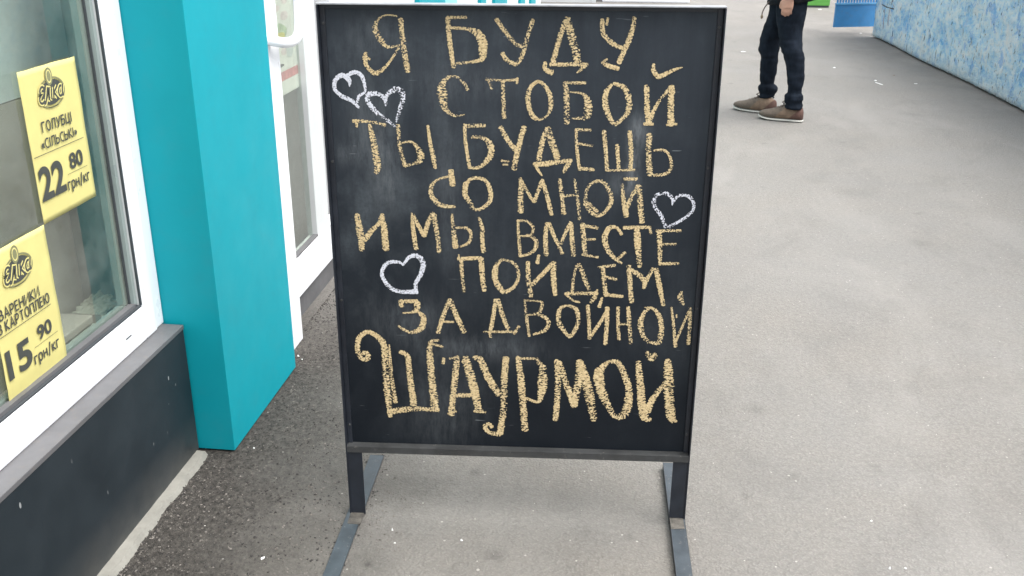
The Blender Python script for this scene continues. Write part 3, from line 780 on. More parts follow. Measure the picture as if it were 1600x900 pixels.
def wall_pt(s2, z, lift=0.003):
    d = 0.010 * noise.noise((s2 * 5, z * 5, 0)) + 0.006 * noise.noise((s2 * 17, z * 17, 3)) + 0.02 * noise.noise((s2 * 0.8, z * 0.8, 9))
    return w0 + wd * s2 + Vector((0, 0, z)) + wnv * (d + lift)
M_mauve = simple('mauve_paint', (0.34, 0.26, 0.34), 0.8, 0.3, 40)
for pts, wdt, m in (([(0.20, 0.385), (0.42, 0.375), (0.64, 0.382)], 0.012, M_gasket), ([(0.31, 0.345), (0.33, 0.24), (0.355, 0.135)], 0.016, M_mauve), ([(0.47, 0.358), (0.50, 0.27), (0.535, 0.19)], 0.016, M_mauve), ([(0.62, 0.52), (0.58, 0.44), (0.66, 0.40)], 0.014, M_mauve)):
    q = spline([(a, b_) for a, b_ in pts], 5); bm = bmesh.new(); pr = None
    for k, (a, z) in enumerate(q):
        vert = abs(pts[0][1] - pts[-1][1]) > 0.05
        e = wdt / 2 * (1 + 0.5 * noise.noise((k * 1.3, wdt, a)))
        pa = wall_pt(a - e, z) if vert else wall_pt(a, z - e); pb = wall_pt(a + e, z) if vert else wall_pt(a, z + e)
        cur = (bm.verts.new(pa), bm.verts.new(pb))
        if pr: bm.faces.new((pr[0], pr[1], cur[1], cur[0]))
        pr = cur
    from_bm('painted_line', bm, m, wl_)

# ================================================================== BLUE GATE PANEL
gA = Vector((2.342, 12.14, 0)); gB = Vector((2.845, 12.298, 0))
gate = thing('metal_gate', 'blue slotted metal gate leaf standing open past the end of the plaster wall', 'gate', gA, math.atan2(gB.y - gA.y, gB.x - gA.x))
gl_ = (gB - gA).length
box('panel', 0, gl_, -0.012, 0.012, 0.092, 0.345, M_blue, gate, 0.002)
box('crossbar', -0.002, gl_ + 0.002, -0.020, 0.020, 0.3455, 0.365, M_bluel, gate, 0.002)
box('crossbar', -0.002, gl_ + 0.002, -0.020, 0.020, 1.60, 1.64, M_bluel, gate, 0.002)
slat = None
nsl = 15
for k in range(nsl):
    x = 0.018 + (gl_ - 0.036) * k / (nsl - 1)
    if slat is None:
        bm = bmesh.new(); add_box(bm, -0.011, 0.011, -0.006, 0.006, 0, 1.232, 0.001)
        slat = from_bm('slat', bm, M_blue, gate); o = slat
    else:
        o = slat.copy(); col.objects.link(o); o.parent = gate
    o.location = (x, 0, 0.3665)
box('gate_post', gl_ + 0.004, gl_ + 0.05, -0.03, 0.03, 0.0, 1.75, M_blue, gate, 0.003)
crate = thing('green_crate', 'green plastic crate on the ground behind the standing person', 'crate', (2.70, 15.45, 0))
for x0, x1, y0, y1 in ((-0.20, 0.165, -0.15, -0.135), (-0.20, 0.165, 0.135, 0.15), (-0.20, -0.185, -0.134, 0.134), (0.15, 0.165, -0.134, 0.134)):
    box('side', x0, x1, y0, y1, 0.03, 0.30, M_green, crate, 0.003)
box('bottom', -0.184, 0.149, -0.134, 0.134, 0.03, 0.045, M_green, crate)
box('runner', -0.19, 0.155, -0.14, 0.14, 0.0, 0.028, M_gasket, crate)

# ================================================================== BLACKBOARD SIGN
A_S = 0.0676
W_S = 0.8655
sign = thing('chalkboard_sign', 'freestanding blackboard in a black steel frame with a yellow chalk message and white hearts', 'sign board', (-0.668, 2.087, 0), A_S)
D_B = 0.021                          # the board face sits this far behind the frame's front
board = box('board', 0.0035, W_S - 0.0035, D_B, D_B + 0.012, 0.2085, 1.2840, M_board, sign)
T = 0.003
FD = 0.030
box('frame_bar', 0, T, 0, FD, 0.0, 1.2850, M_steel, sign, 0.0006)
box('frame_bar', W_S - T, W_S, 0, FD, 0.0, 1.2850, M_steel, sign, 0.0006)
M_steel_lit = mat_sign_steel('sky_lit_steel', (0.30, 0.31, 0.33), 0.3)  # paler copy of the frame steel, sky highlight painted into its colour
box('frame_bar', 0, W_S, 0.000, FD, 1.2855, 1.2885, M_steel_lit, sign, 0.0006)
box('frame_bar', T + 0.0002, W_S - T - 0.0002, -0.001, FD, 0.2048, 0.2078, M_steelworn, sign, 0.0006)
box('frame_bar', T + 0.0002, W_S - T - 0.0002, -0.0008, 0.0020, 0.1900, 0.2045, M_steelworn, sign, 0.0006)
box('side_trim', 0.0036, 0.0150, D_B - 0.004, D_B - 0.0005, 0.2082, 1.2850, M_steel, sign, 0.0006)
box('side_trim', W_S - 0.0150, W_S - 0.0036, D_B - 0.004, D_B - 0.0005, 0.2082, 1.2850, M_steel, sign, 0.0006)
box('top_shade_strip', 0.0152, W_S - 0.0152, D_B - 0.004, D_B - 0.0005, 1.2760, 1.2850, M_steel, sign, 0.0006)  # dark strip painting in the recess shadow below the top bar
box('leg', T + 0.0002, 0.0405, 0.0025, 0.0060, 0.004, 0.2045, M_steel, sign, 0.0006)
box('leg', W_S - 0.0405, W_S - T - 0.0002, 0.0025, 0.0060, 0.004, 0.2045, M_steel, sign, 0.0006)
for x in (0.0105, W_S - 0.0105):
    for z in (0.26, 0.60, 0.94, 1.245):
        bm = bmesh.new(); bmesh.ops.create_cone(bm, cap_ends=True, segments=14, radius1=0.0032, radius2=0.0024, depth=0.0022,
            matrix=Matrix.Translation((x, D_B - 0.005, z)) @ Matrix.Rotation(R(90), 4, 'X'))
        from_bm('screw', bm, M_steelworn, sign)
# flat foot rails on the ground, an upright flange along the outer edge of the right one
def rail(a, b, w, flange):
    """a = back end, b = front end in world metres"""
    a = Vector((*a, 0)); b = Vector((*b, 0))
    Ms = Matrix.Translation(sign.location) @ Matrix.Rotation(A_S, 4, 'Z')
    inv = Ms.inverted()
    a = inv @ a; b = inv @ b
    d = (b - a); L = d.length; d.normalize(); n_ = Vector((-d.y, d.x, 0))
    ang = math.atan2(d.y, d.x)
    Mx = Matrix.Translation(a) @ Matrix.Rotation(ang, 4, 'Z')
    bm = bmesh.new(); add_box(bm, 0, L, -w / 2, w / 2, flange - 0.003, flange, 0.0006, Mx)
    fo = from_bm('foot_rail', bm, M_rail, sign)
    bm = bmesh.new(); s3 = -(w / 2 - 0.0015)
    add_box(bm, 0, L, s3 - 0.0015, s3 + 0.0015, 0.0005, flange - 0.0032, 0.0003, Mx)
    from_bm('foot_flange', bm, M_steel, sign)
rail((-0.668, 2.375), (-0.632, 1.560), 0.040, 0.006)
rail((0.165, 2.412), (0.197, 1.600), 0.038, 0.022)
M_weld = simple('rusty_weld_dirt', (0.085, 0.078, 0.068), 0.9, 0.5, 60, bump=0.6, bscale=300)
for x, z in ((0.020, 0.0062), (W_S - 0.022, 0.0222)):
    bm = bmesh.new(); add_box(bm, x - 0.0185, x + 0.0165, -0.046, 0.004, z - 0.0015, z + 0.0012, 0.0008)
    for v in bm.verts: v.co += Vector((noise.noise(v.co * 90) * 0.003, noise.noise(v.co * 70 + Vector((9, 0, 0))) * 0.007, 0))
    from_bm('weld_patch', bm, M_weld, sign)

# chalk writing: strokes given in millimetres on the board (x from the left edge, height), with their width
CHALK = """
y Я 178,1255,13/180,1219,13/189,1144,13 170,1261,4/148,1263,4/130,1254,6/121,1237,13/126,1223,16/135,1207,14/148,1196,8/173,1200,5 171,1194,7/156,1172,7/138,1151,8/118,1139,11/102,1151,9/96,1169,11/99,1183,8 98,1174,11/107,1169,5
y Б 279,1258,11/282,1212,11/290,1154,11 278,1259,7/319,1260,7 284,1238,7/319,1236,8/341,1228,17/353,1210,21/354,1187,19/351,1172,12/329,1166,7/296,1162,7
y У 383,1257,10/402,1231,10/423,1207,10/439,1200,10 461,1256,10/451,1224,10/444,1196,10/434,1170,10/422,1161,10 423,1163,9/407,1170,11/396,1185,11
y Д 534,1260,12/525,1238,12/513,1197,12/506,1169,12 536,1260,12/544,1223,19/555,1187,20/559,1169,15 500,1163,9/580,1164,9 489,1167,9/489,1153,10/504,1145,13 575,1163,13/568,1154,8/558,1146,4
y У 608,1258,10/613,1228,11/633,1208,11/657,1198,8 620,1261,6/618,1247,6 676,1263,9/673,1237,12/662,1204,12/647,1168,12 612,1169,9/627,1161,11/647,1156,10 622,1176,5/612,1169,5
y С 319,1106,10/313,1119,8/299,1132,7/286,1135,7/271,1127,11/263,1110,21/264,1090,25/267,1068,16/276,1056,11/292,1048,7/312,1051,3
y Т 361,1129,9/394,1127,6/429,1129,7 365,1128,9/373,1109,7 429,1133,6/428,1121,6 397,1125,10/398,1091,10/400,1045,10
y О 474,1127,7/458,1113,10/452,1087,12/458,1060,11/468,1046,11/483,1043,5/498,1056,7/503,1077,11/498,1103,11/485,1120,9/473,1127,7
y Б 533,1124,11/537,1093,14/539,1036,15 533,1124,7/577,1124,7 544,1104,3/572,1100,7/583,1083,18/584,1059,20/579,1048,12/550,1046,4
y О 634,1121,7/622,1102,13/622,1076,14/631,1052,13/645,1035,10/666,1053,10/674,1074,14/669,1103,14/658,1117,11/638,1124,7
y Й 709,1119,13/713,1075,13/718,1037,13 760,1115,8/738,1086,8/723,1053,11/720,1039,12 764,1119,14/764,1075,16/768,1035,16 758,1035,6/780,1037,6 708,1036,7/728,1036,7 722,1166,7/723,1151,11/735,1140,12/753,1148,9/770,1156,7/784,1160,2
y Т 62,1033,8/100,1032,8/135,1025,8 70,1030,7/70,1020,7 132,1028,7/132,1021,7 99,1025,10/107,980,16/112,929,18/108,914,10
y Ы 163,1026,10/164,986,10/170,953,10/175,932,10 170,985,4/190,988,7/204,976,10/211,959,18/210,945,15/194,937,7/175,932,8 230,1025,7/234,987,9/240,954,11/244,928,8
y Б 312,1029,9/314,988,9/322,930,9 314,1026,10/357,1027,10 328,1001,8/354,999,10/369,984,17/370,962,16/356,942,11/340,931,9/320,930,5
y У 392,1024,12/408,995,12/427,972,12 445,1025,13/435,990,13/427,957,14/422,929,14 394,948,6/411,946,6 397,939,5/409,939,5
y Д 494,1023,11/485,991,13/478,952,13 497,1023,15/507,992,18/520,956,16 467,941,10/496,943,14/528,948,10/551,951,10 468,944,7/477,927,7/486,915,4 547,948,12/539,934,12/534,923,6
y Е 560,1022,7/562,984,8/570,929,8 558,1021,7/592,1021,7 562,990,6/597,985,6 568,933,9/602,931,9
y Ш 621,1019,10/627,974,10/631,930,10 652,988,10/657,933,10 678,1019,11/683,975,11/684,935,11 630,929,6/693,932,6
y Ь 721,1013,14/722,968,14/728,921,15 733,977,5/755,978,7/768,966,7/774,944,8/768,928,9/751,921,8/729,921,7
y С 279,923,14/283,889,14 273,909,5/248,901,6/233,883,11/235,861,13/255,841,12/287,838,8
y О 319,902,8/337,907,8/359,900,10/369,875,11/367,852,11/347,834,9/330,834,9/322,848,13/311,868,13/313,891,13/320,899,8
y М 438,908,10/438,870,14/438,828,14 438,908,6/455,873,8/469,852,9 469,854,10/487,905,10 487,905,8/500,860,12/509,823,9
y Н 526,907,9/531,872,11/537,826,12 535,868,7/565,871,7 559,908,7/567,867,10/574,812,9
y О 611,905,8/592,893,9/585,867,10/589,844,13/611,823,10/632,834,9/644,860,11/637,885,11/624,902,10/609,905,8 591,853,9/613,833,9
y Й 667,898,7/671,863,11/680,823,13 702,895,11/691,872,11/677,840,12 705,895,14/709,858,14/716,809,14 671,911,9/699,911,9
y И 59,815,13/64,773,18/66,735,15/63,727,9 117,813,13/110,795,10/92,777,12/74,753,15 118,816,11/121,780,16/123,730,16
y М 187,820,6/189,776,11/194,733,12 189,817,10/201,791,10/214,765,10 214,766,12/226,803,12/237,821,12 238,818,13/244,777,13/248,727,13
y Ы 280,820,6/282,784,12/287,739,15 288,787,6/313,787,8/323,773,9/318,752,8/298,741,5 342,813,6/349,791,13/349,768,11/352,729,12
y В 432,809,6/434,766,9/438,720,8 430,807,6/453,806,7/467,791,8/461,773,7/436,770,5 453,774,7/473,761,10/473,741,10/459,727,8/437,720,6
y М 498,803,9/496,765,12/499,725,13 503,803,10/519,765,10/536,730,10 532,754,9/543,783,9/553,806,9 555,804,9/557,766,12/562,725,12
y Е 580,803,11/584,767,14/588,731,11 577,799,9/615,794,9 585,765,6/611,766,6 582,728,7/619,722,7
y С 671,779,8/659,795,8/642,794,12/633,774,14/637,747,14/654,724,11/674,708,6 665,719,8/681,735,8
y Т 675,795,9/736,798,9 733,798,7/738,783,7 705,791,14/709,755,17/716,701,12
y Е 750,789,8/805,791,8 756,789,13/760,750,13/763,707,9 760,757,7/796,758,7 762,709,8/805,711,8
y П 292,711,10/346,714,10 294,721,4/295,710,4 299,710,10/301,667,10/305,629,10 346,714,13/349,671,13/353,632,13
y О 394,710,8/381,693,14/379,663,15/387,645,15/400,630,12/423,643,9/434,667,9/431,692,9/417,706,8/393,712,7
y Й 456,707,10/458,662,14/464,619,13 511,702,11/489,675,11/466,650,12 516,707,14/517,663,15/521,625,11 481,724,8/478,704,10
y Д 571,704,8/564,670,8/561,634,8 576,704,11/588,671,13/600,641,10 545,629,10/621,632,10 547,627,6/564,612,6/580,608,6 620,641,5/615,623,12/606,608,8
y Е 620,697,6/659,703,9 631,699,12/635,666,12/641,626,12 636,674,8/664,668,8 641,629,9/680,625,9
y М 691,702,12/696,658,12/702,611,12 691,695,10/712,683,13/729,665,13/729,647,9 732,662,10/747,697,10 754,696,13/764,657,13/777,605,10
y comma 818,641,5/815,628,15/824,608,8
y З 154,601,14/154,587,14 153,600,11/192,601,11 192,599,15/191,581,15/181,572,8 157,569,5/196,573,5 196,572,9/207,556,15/199,530,16/175,519,9/156,527,8/145,535,6
y А 270,607,11/257,573,11/240,519,11 271,607,13/286,565,14/304,523,14 255,549,6/279,549,6
y Д 380,609,11/374,563,11/368,531,11 385,610,12/397,568,12/411,532,12 351,525,7/430,527,7 364,527,8/368,511,8 436,542,8/424,522,8
y В 449,611,6/454,565,9/461,516,7 450,609,6/487,607,6/489,592,10/482,577,8/456,572,5 482,574,8/505,560,11/501,535,11/471,521,6
y О 550,599,6/533,589,11/531,558,14/542,536,12/559,518,10/573,541,12/578,564,11/571,590,12/553,599,7
y Й 599,600,10/603,560,10/606,513,10 648,592,9/629,556,9/610,522,9 645,596,11/646,552,11/644,500,11 632,621,6/626,597,10
y Н 671,597,9/672,557,9/677,513,9 676,554,7/698,554,7 695,598,11/699,554,11/706,504,11
y О 733,598,3/753,596,8/768,578,12/776,547,13/772,509,14/754,508,11/734,523,14/726,559,15/733,585,10/743,594,7
y Й 796,600,5/804,556,8/812,498,10 809,582,4/810,574,4 837,590,7/824,548,7/812,512,7 840,599,10/842,553,10/842,506,10
y Ш 53,460,12/66,458,14/63,443,14/50,445,12/41,468,14/47,500,14/69,517,12/93,504,14/107,481,17/108,423,19/110,352,20/114,285,12 120,484,4/122,400,12/129,326,12 146,466,12/164,453,14/167,401,16/175,321,19 241,500,7/220,489,13/220,426,19/224,370,20/228,308,24 224,490,7/251,482,7 116,300,18/174,309,16/237,307,11
y dot 253,451,9/251,437,9
y А 286,456,17/279,395,17/268,295,17 305,454,23/323,383,23/339,307,20 267,451,6/288,456,6 278,350,12/318,352,12 260,298,6/281,305,6 326,307,9/354,306,9
y У 326,455,12/342,449,18/363,398,20/388,356,19 405,457,17/401,399,18/399,313,18/390,245,18 390,243,12/365,247,12/352,263,12/363,273,9/370,263,12
y Р 434,460,13/443,386,19/453,257,18 430,456,7/482,457,7 480,453,9/495,430,23/495,392,26/492,359,19/484,338,9/452,349,8
y М 528,454,12/533,389,17/529,289,15 534,449,17/552,394,18/575,329,18 574,333,19/585,414,22/583,455,16 586,451,17/607,377,26/624,292,19
y О 654,453,9/632,425,25/638,378,26/659,331,20/677,303,16/701,314,24/707,371,20/695,417,17/677,451,16/654,454,9
y Й 726,455,15/733,395,20/748,305,22/765,299,8 793,401,13/766,354,17/754,320,19 796,462,16/802,411,27/806,355,26/816,303,23/829,295,5 745,482,11/756,465,17/766,477,13
w heart 59,1110,3/58,1124,11/44,1134,11/28,1123,10/26,1102,9/41,1088,10/62,1078,9/77,1063,6 55,1134,8/73,1141,10/88,1131,10/93,1100,6/79,1089,7/74,1075,6
w heart 137,1068,4/136,1082,11/124,1093,11/102,1093,13/98,1078,12/115,1054,12/139,1036,10/156,1022,6 137,1083,9/149,1099,12/167,1104,16/177,1090,13/169,1062,12/159,1033,8
w heart 782,851,3/780,868,9/764,879,11/745,873,11/740,856,13/744,845,11/759,825,10/770,799,10 784,860,6/794,873,8/816,873,9/829,858,9/828,838,8/806,817,8/776,799,9
w heart 162,691,3/152,699,8/126,697,10/112,678,10/113,657,10/132,632,12/158,624,11/192,626,13 163,694,6/178,713,11/198,715,13/210,696,13/202,668,11/190,646,10/192,621,8
"""

def chalk_mark(line, idx):
    f = line.split()
    kind, what, strokes = f[0], f[1], f[2:]
    ver, faces, uvs = [], [], []
    for si, st in enumerate(strokes):
        pts = [tuple(float(k) for k in p.split(',')) for p in st.split('/')]
        if len(pts) == 2:
            a, b = pts; pts = [a, tuple((p + q) / 2 for p, q in zip(a, b)), b]
        sp_ = spline(pts, 7)
        P = [Vector((p[0], p[1])) for p in sp_]; Wd = [p[2] / 2 for p in sp_]
        # rounded, slightly blunt ends
        d0 = (P[0] - P[1]).normalized(); d1 = (P[-1] - P[-2]).normalized()
        e0, e1 = Wd[0], Wd[-1]
        P = [P[0] + d0 * e0 * 0.45, P[0] + d0 * e0 * 0.25] + P + [P[-1] + d1 * e1 * 0.25, P[-1] + d1 * e1 * 0.45]
        Wd = [e0 * 0.35, e0 * 0.8] + Wd + [e1 * 0.8, e1 * 0.35]
        u = random.random() * 5
        lift = 0.0007 + 0.00012 * si
        base = len(ver)
        n_ = len(P)
        for k in range(n_):
            d = (P[min(k + 1, n_ - 1)] - P[max(k - 1, 0)]).normalized(); nn = Vector((-d.y, d.x))
            if k: u += (P[k] - P[k - 1]).length / 1000
            j1 = 1 + 0.16 * noise.noise((u * 300, idx, 0)); j2 = 1 + 0.16 * noise.noise((u * 300, idx, 9))
            q1 = P[k] + nn * Wd[k] * j1; q2 = P[k] - nn * Wd[k] * j2
            for q, vv_ in ((q1, 1), (P[k], 0), (q2, -1)):
                ver.append((q.x / 1000, D_B - lift, q.y / 1000)); uvs.append((u, vv_))
        for k in range(n_ - 1):
            a = base + 3 * k
            faces.append((a, a + 1, a + 4, a + 3)); faces.append((a + 1, a + 2, a + 5, a + 4))
    me = bpy.data.meshes.new('chalk_mark'); me.from_pydata(ver, [], faces)
    uvl = me.uv_layers.new(name='UVMap')
    for lp in me.loops: uvl.data[lp.index].uv = uvs[lp.vertex_index]
    name = 'chalk_heart' if kind == 'w' else ('chalk_comma' if what in ('comma', 'dot') else 'chalk_letter')
    link(name, me, M_chalkw if kind == 'w' else M_chalk, board)
for i, ln in enumerate(CHALK.strip().split('\n')): chalk_mark(ln, i)

# ================================================================== PERSON
per = thing('person', 'standing person in black jacket, navy trousers and brown suede shoes beyond the blackboard', 'person', (1.10, 7.36, 0))
PO = per.location.copy()
def rel(o):
    """mesh was made in world metres: make it relative to the person"""
    for v in o.data.vertices: v.co -= PO
    o.parent = per; return o
# body: one continuous skin surface
bm = bmesh.new()
add_loft(bm, [(1.10, 7.34, 0.86, .10, .13), (1.10, 7.34, 0.98, .115, .155), (1.10, 7.34, 1.12, .10, .135), (1.09, 7.34, 1.30, .115, .155), (1.09, 7.34, 1.46, .115, .185), (1.09, 7.34, 1.53, .07, .12), (1.08, 7.34, 1.56, .05, .06)])
add_tube(bm, [(1.085, 7.34, 1.50), (1.075, 7.34, 1.58), (1.06, 7.34, 1.66)], [.062, .056, .056], 16)
add_ball(bm, (1.045, 7.34, 1.745), .095, 1.05, .82, 1.22, 3)
add_ball(bm, (0.975, 7.34, 1.690), .045, .9, .95, .9, 2)          # chin and jaw
add_tube(bm, [(0.955, 7.34, 1.765), (0.936, 7.34, 1.735), (0.925, 7.34, 1.722)], [.008, .012, .014], 10)
for s3 in (-1, 1):
    add_ball(bm, (1.055, 7.34 + s3 * .082, 1.735), .026, .7, .35, 1.1, 2)
add_tube(bm, [(0.936, 7.318, 1.694), (0.930, 7.34, 1.695), (0.936, 7.362, 1.694)], [.006, .009, .006], 8)
def arm(sh, el_, wr):
    add_tube(bm, [sh, tuple((a + b) / 2 for a, b in zip(sh, el_)), el_, tuple((a + b) / 2 for a, b in zip(el_, wr)), wr], [.055, .05, .042, .038, .028], 14)
arm((1.10, 7.17, 1.47), (1.13, 7.115, 1.18), (1.060, 7.095, 0.885))
arm((1.10, 7.51, 1.47), (1.13, 7.57, 1.18), (1.07, 7.58, 0.885))
def hand(w, s3):
    x, y, z = w
    add_loft(bm, [(x, y, z + .01, .024, .018), (x - .002, y, z - .02, .032, .017), (x - .004, y, z - .055, .040, .016), (x - .004, y, z - .080, .038, .015)], 12)
    for k, (dx, L) in enumerate(((-.030, .062), (-.011, .072), (.009, .068), (.028, .054))):
        a = (x - .004 + dx, y, z - .074)
        b = (a[0] - .004, y + s3 * .006, a[2] - L * .5); c = (b[0] + .004, y + s3 * .024, b[2] - L * .30); d = (c[0] + .006, y + s3 * .040, c[2] - L * .12)
        add_tube(bm, [a, b, c, d], [.0095, .0088, .008, .0065], 8)
    add_tube(bm, [(x - .026, y, z - .022), (x - .048, y + s3 * .008, z - .045), (x - .052, y + s3 * .016, z - .070), (x - .047, y + s3 * .024, z - .088)], [.012, .011, .0095, .007], 8)
hand((1.056, 7.093, 0.880), 1)
hand((1.068, 7.582, 0.880), -1)
for hx, hy, kx, ky, ax, ay in ((1.10, 7.26, 1.135, 7.22, 1.185, 7.195), (1.10, 7.42, 1.01, 7.47, 1.03, 7.50)):
    add_tube(bm, [(hx, hy, .92), ((hx + kx) / 2, (hy + ky) / 2, .70), (kx, ky, .50), ((kx + ax) / 2 + .01, ay, .33), (ax, ay, .09)], [.075, .06, .045, .04, .032], 14)
body = from_bm('body', bm, M_skin)
remesh(body, 0.006, 3); body.data.materials.append(M_skin) if not body.data.materials else None
rel(body)
for s3 in (-1, 1):
    bm = bmesh.new(); add_ball(bm, (0.957, 7.34 + s3 * .031, 1.752), .0125, 1, 1, .75, 2)
    rel(from_bm('eye', bm, M_sole, None, True))
bm = bmesh.new(); add_ball(bm, (1.065, 7.34, 1.785), .102, 1.04, .86, 1.08, 3)
bmesh.ops.delete(bm, geom=[v for v in bm.verts if v.co.z < 1.71 or (v.co.x < 0.985 and v.co.z < 1.80)], context='VERTS')
rel(from_bm('hair', bm, M_hair, None, True))
# trousers
def mid(a, b): return (a + b) / 2
bm = bmesh.new()
near = [(0.090, 1.132, 1.240, 7.197), (0.105, 1.120, 1.247, 7.197), (0.135, 1.128, 1.240, 7.20), (0.160, 1.112, 1.246, 7.20), (0.186, 1.113, 1.244, 7.20), (0.205, 1.128, 1.234, 7.20), (0.232, 1.128, 1.228, 7.20), (0.314, 1.113, 1.233, 7.20), (0.40, 1.100, 1.227, 7.205), (0.447, 1.078, 1.220, 7.21), (0.513, 1.050, 1.204, 7.22), (0.58, 1.032, 1.192, 7.235), (0.666, 1.012, 1.194, 7.25), (0.76, 1.000, 1.204, 7.26), (0.88, 1.000, 1.208, 7.27)]
add_loft(bm, [(mid(a, b), y, z, (b - a) / 2, (b - a) / 2 * 1.02) for z, a, b, y in near], 24)
far = [(0.110, 0.976, 1.080, 7.495), (0.125, 0.966, 1.086, 7.495), (0.150, 0.974, 1.080, 7.49), (0.170, 0.958, 1.098, 7.49), (0.192, 0.960, 1.096, 7.49), (0.215, 0.970, 1.070, 7.49), (0.24, 0.966, 1.072, 7.49), (0.313, 0.960, 1.079, 7.48), (0.406, 0.950, 1.079, 7.475), (0.475, 0.926, 1.075, 7.465), (0.54, 0.928, 1.078, 7.455), (0.635, 0.948, 1.110, 7.44), (0.725, 0.965, 1.15, 7.42), (0.88, 0.99, 1.19, 7.41)]
add_loft(bm, [(mid(a, b), y, z, (b - a) / 2, (b - a) / 2 * 1.02) for z, a, b, y in far], 24)
add_loft(bm, [(1.10, 7.34, 0.80, .10, .12), (1.10, 7.34, 0.88, .118, .165), (1.10, 7.34, 1.02, .115, .155)], 24)
tr = from_bm('trousers', bm, M_denim)
remesh(tr, 0.008, 3)
def fold(p):
    cuff = max(0, 0.26 - p.z) / 0.18
    knee = max(0, 1 - abs(p.z - 0.48) / 0.12)
    a = noise.noise((p.x * 9, p.y * 9, p.z * 38)) * (0.004 + 0.011 * min(1, cuff) + 0.004 * knee)
    b = noise.noise((p.x * 14 + p.z * 6, p.y * 14, p.z * 9)) * 0.010
    return a + b
wrinkle(tr, fold); tr.data.materials.append(M_denim) if not tr.data.materials else None
rel(tr)
# jacket
bm = bmesh.new()
add_loft(bm, [(1.125, 7.34, 0.822, .185, .195, 0.16), (1.12, 7.34, 0.87, .178, .20, 0.10), (1.10, 7.34, 0.98, .150, .195), (1.10, 7.34, 1.12, .138, .175), (1.09, 7.34, 1.30, .145, .19), (1.09, 7.34, 1.45, .135, .21), (1.085, 7.34, 1.53, .095, .15), (1.08, 7.34, 1.575, .075, .085)], 28)
for s3, pts in ((1, [(1.10, 7.16, 1.47), (1.115, 7.12, 1.33), (1.135, 7.10, 1.17), (1.10, 7.095, 1.02), (1.062, 7.093, 0.878)]), (-1, [(1.10, 7.52, 1.47), (1.115, 7.56, 1.33), (1.135, 7.58, 1.17), (1.10, 7.58, 1.02), (1.068, 7.582, 0.878)])):
    add_tube(bm, pts, [.075, .068, .062, .056, .050], 16)
jk = from_bm('jacket', bm, M_jacket)
remesh(jk, 0.009, 3)
wrinkle(jk, lambda p: noise.noise((p.x * 12, p.y * 12, p.z * 22)) * 0.008)
if not jk.data.materials: jk.data.materials.append(M_jacket)
rel(jk)
bm = bmesh.new()
add_tube(bm, [Vector(p) for p in spline([(0.935, 7.17, 0.83), (0.905, 7.13, 0.80), (0.888, 7.11, 0.765), (0.886, 7.10, 0.745)], 4)], 0.004, 8)
cord = rel(from_bm('cord', bm, M_lace))
bm = bmesh.new(); add_ball(bm, (0.886, 7.10, 0.738), .010, .9, .9, 1.5, 2)
rel(from_bm('toggle', bm, M_brownscrap, None, True))
# shoes
def shoe(heel, toe, lab):
    h = Vector((*heel, 0)); t_ = Vector((*toe, 0)); d = t_ - h; L = d.length
    ang = math.atan2(d.y, d.x)
    prof = [(0.0, .014, .070), (.008, .032, .100), (.05, .043, .120), (.10, .046, .126), (.14, .050, .114), (.19, .054, .094), (.24, .054, .074), (.28, .047, .062), (.305, .030, .048), (.315, .012, .036)]
    def build(z0f, z1f, grow, name, mat, parent):
        bm = bmesh.new(); rings = []
        for (x, w, zt) in prof:
            x2 = x * L / .315; w2 = w + grow
            if grow: x2 = (x - .1575) * (1 + grow * 6) * L / .315 + L / 2
            zb = z0f(x); zt2 = z1f(x, zt)
            ring = []
            for k in range(16):
                a = 2 * math.pi * k / 16
                cx_, sz_ = math.cos(a), math.sin(a)
                yy = w2 * math.copysign(abs(cx_) ** .75, cx_)
                zz = mid(zb, zt2) + (zt2 - zb) / 2 * math.copysign(abs(sz_) ** .75, sz_)
                if sz_ > 0: yy *= 1 - 0.38 * sz_ * min(1, (zt2 - zb) / .08)
                ring.append(bm.verts.new((x2, yy, zz)))
            rings.append(ring)
        for a, b in zip(rings, rings[1:]):
            for k in range(16): bm.faces.new((a[k], a[(k + 1) % 16], b[(k + 1) % 16], b[k]))
        bm.faces.new(rings[0][::-1]); bm.faces.new(rings[-1])
        return from_bm(name, bm, mat, parent, True)
    toe_up = lambda x: 0.016 * max(0, (x - .22) / .095) ** 1.6
    up_ = build(lambda x: 0.014 + toe_up(x), lambda x, zt: zt + toe_up(x) * .5, 0, 'shoe', M_shoe, per)
    up_.location = (h.x - PO.x, h.y - PO.y, 0.001); up_.rotation_euler = (0, 0, ang)
    build(lambda x: 0.0 + toe_up(x), lambda x, zt: 0.017 + toe_up(x), 0.003, 'sole', M_sole, up_)
    bm = bmesh.new()
    for k in range(5):
        x = (0.125 + k * 0.019) * L / .315; z = [0.121, 0.112, 0.103, 0.095, 0.087][k]
        add_tube(bm, [(x - .006, -.026, z - .010), (x, 0, z + .003), (x + .006, .026, z - .010)], .0035, 6)
    for sg in (-1, 1):
        add_tube(bm, [(0.118, 0, .128), (0.130, sg * .020, .150), (0.15, sg * .032, .136), (0.140, sg * .012, .122)], .0042, 6)
    from_bm('laces', bm, M_lace, up_)
shoe((1.252, 7.180), (0.955, 7.285), 'n')
shoe((1.095, 7.435), (0.802, 7.600), 'f')

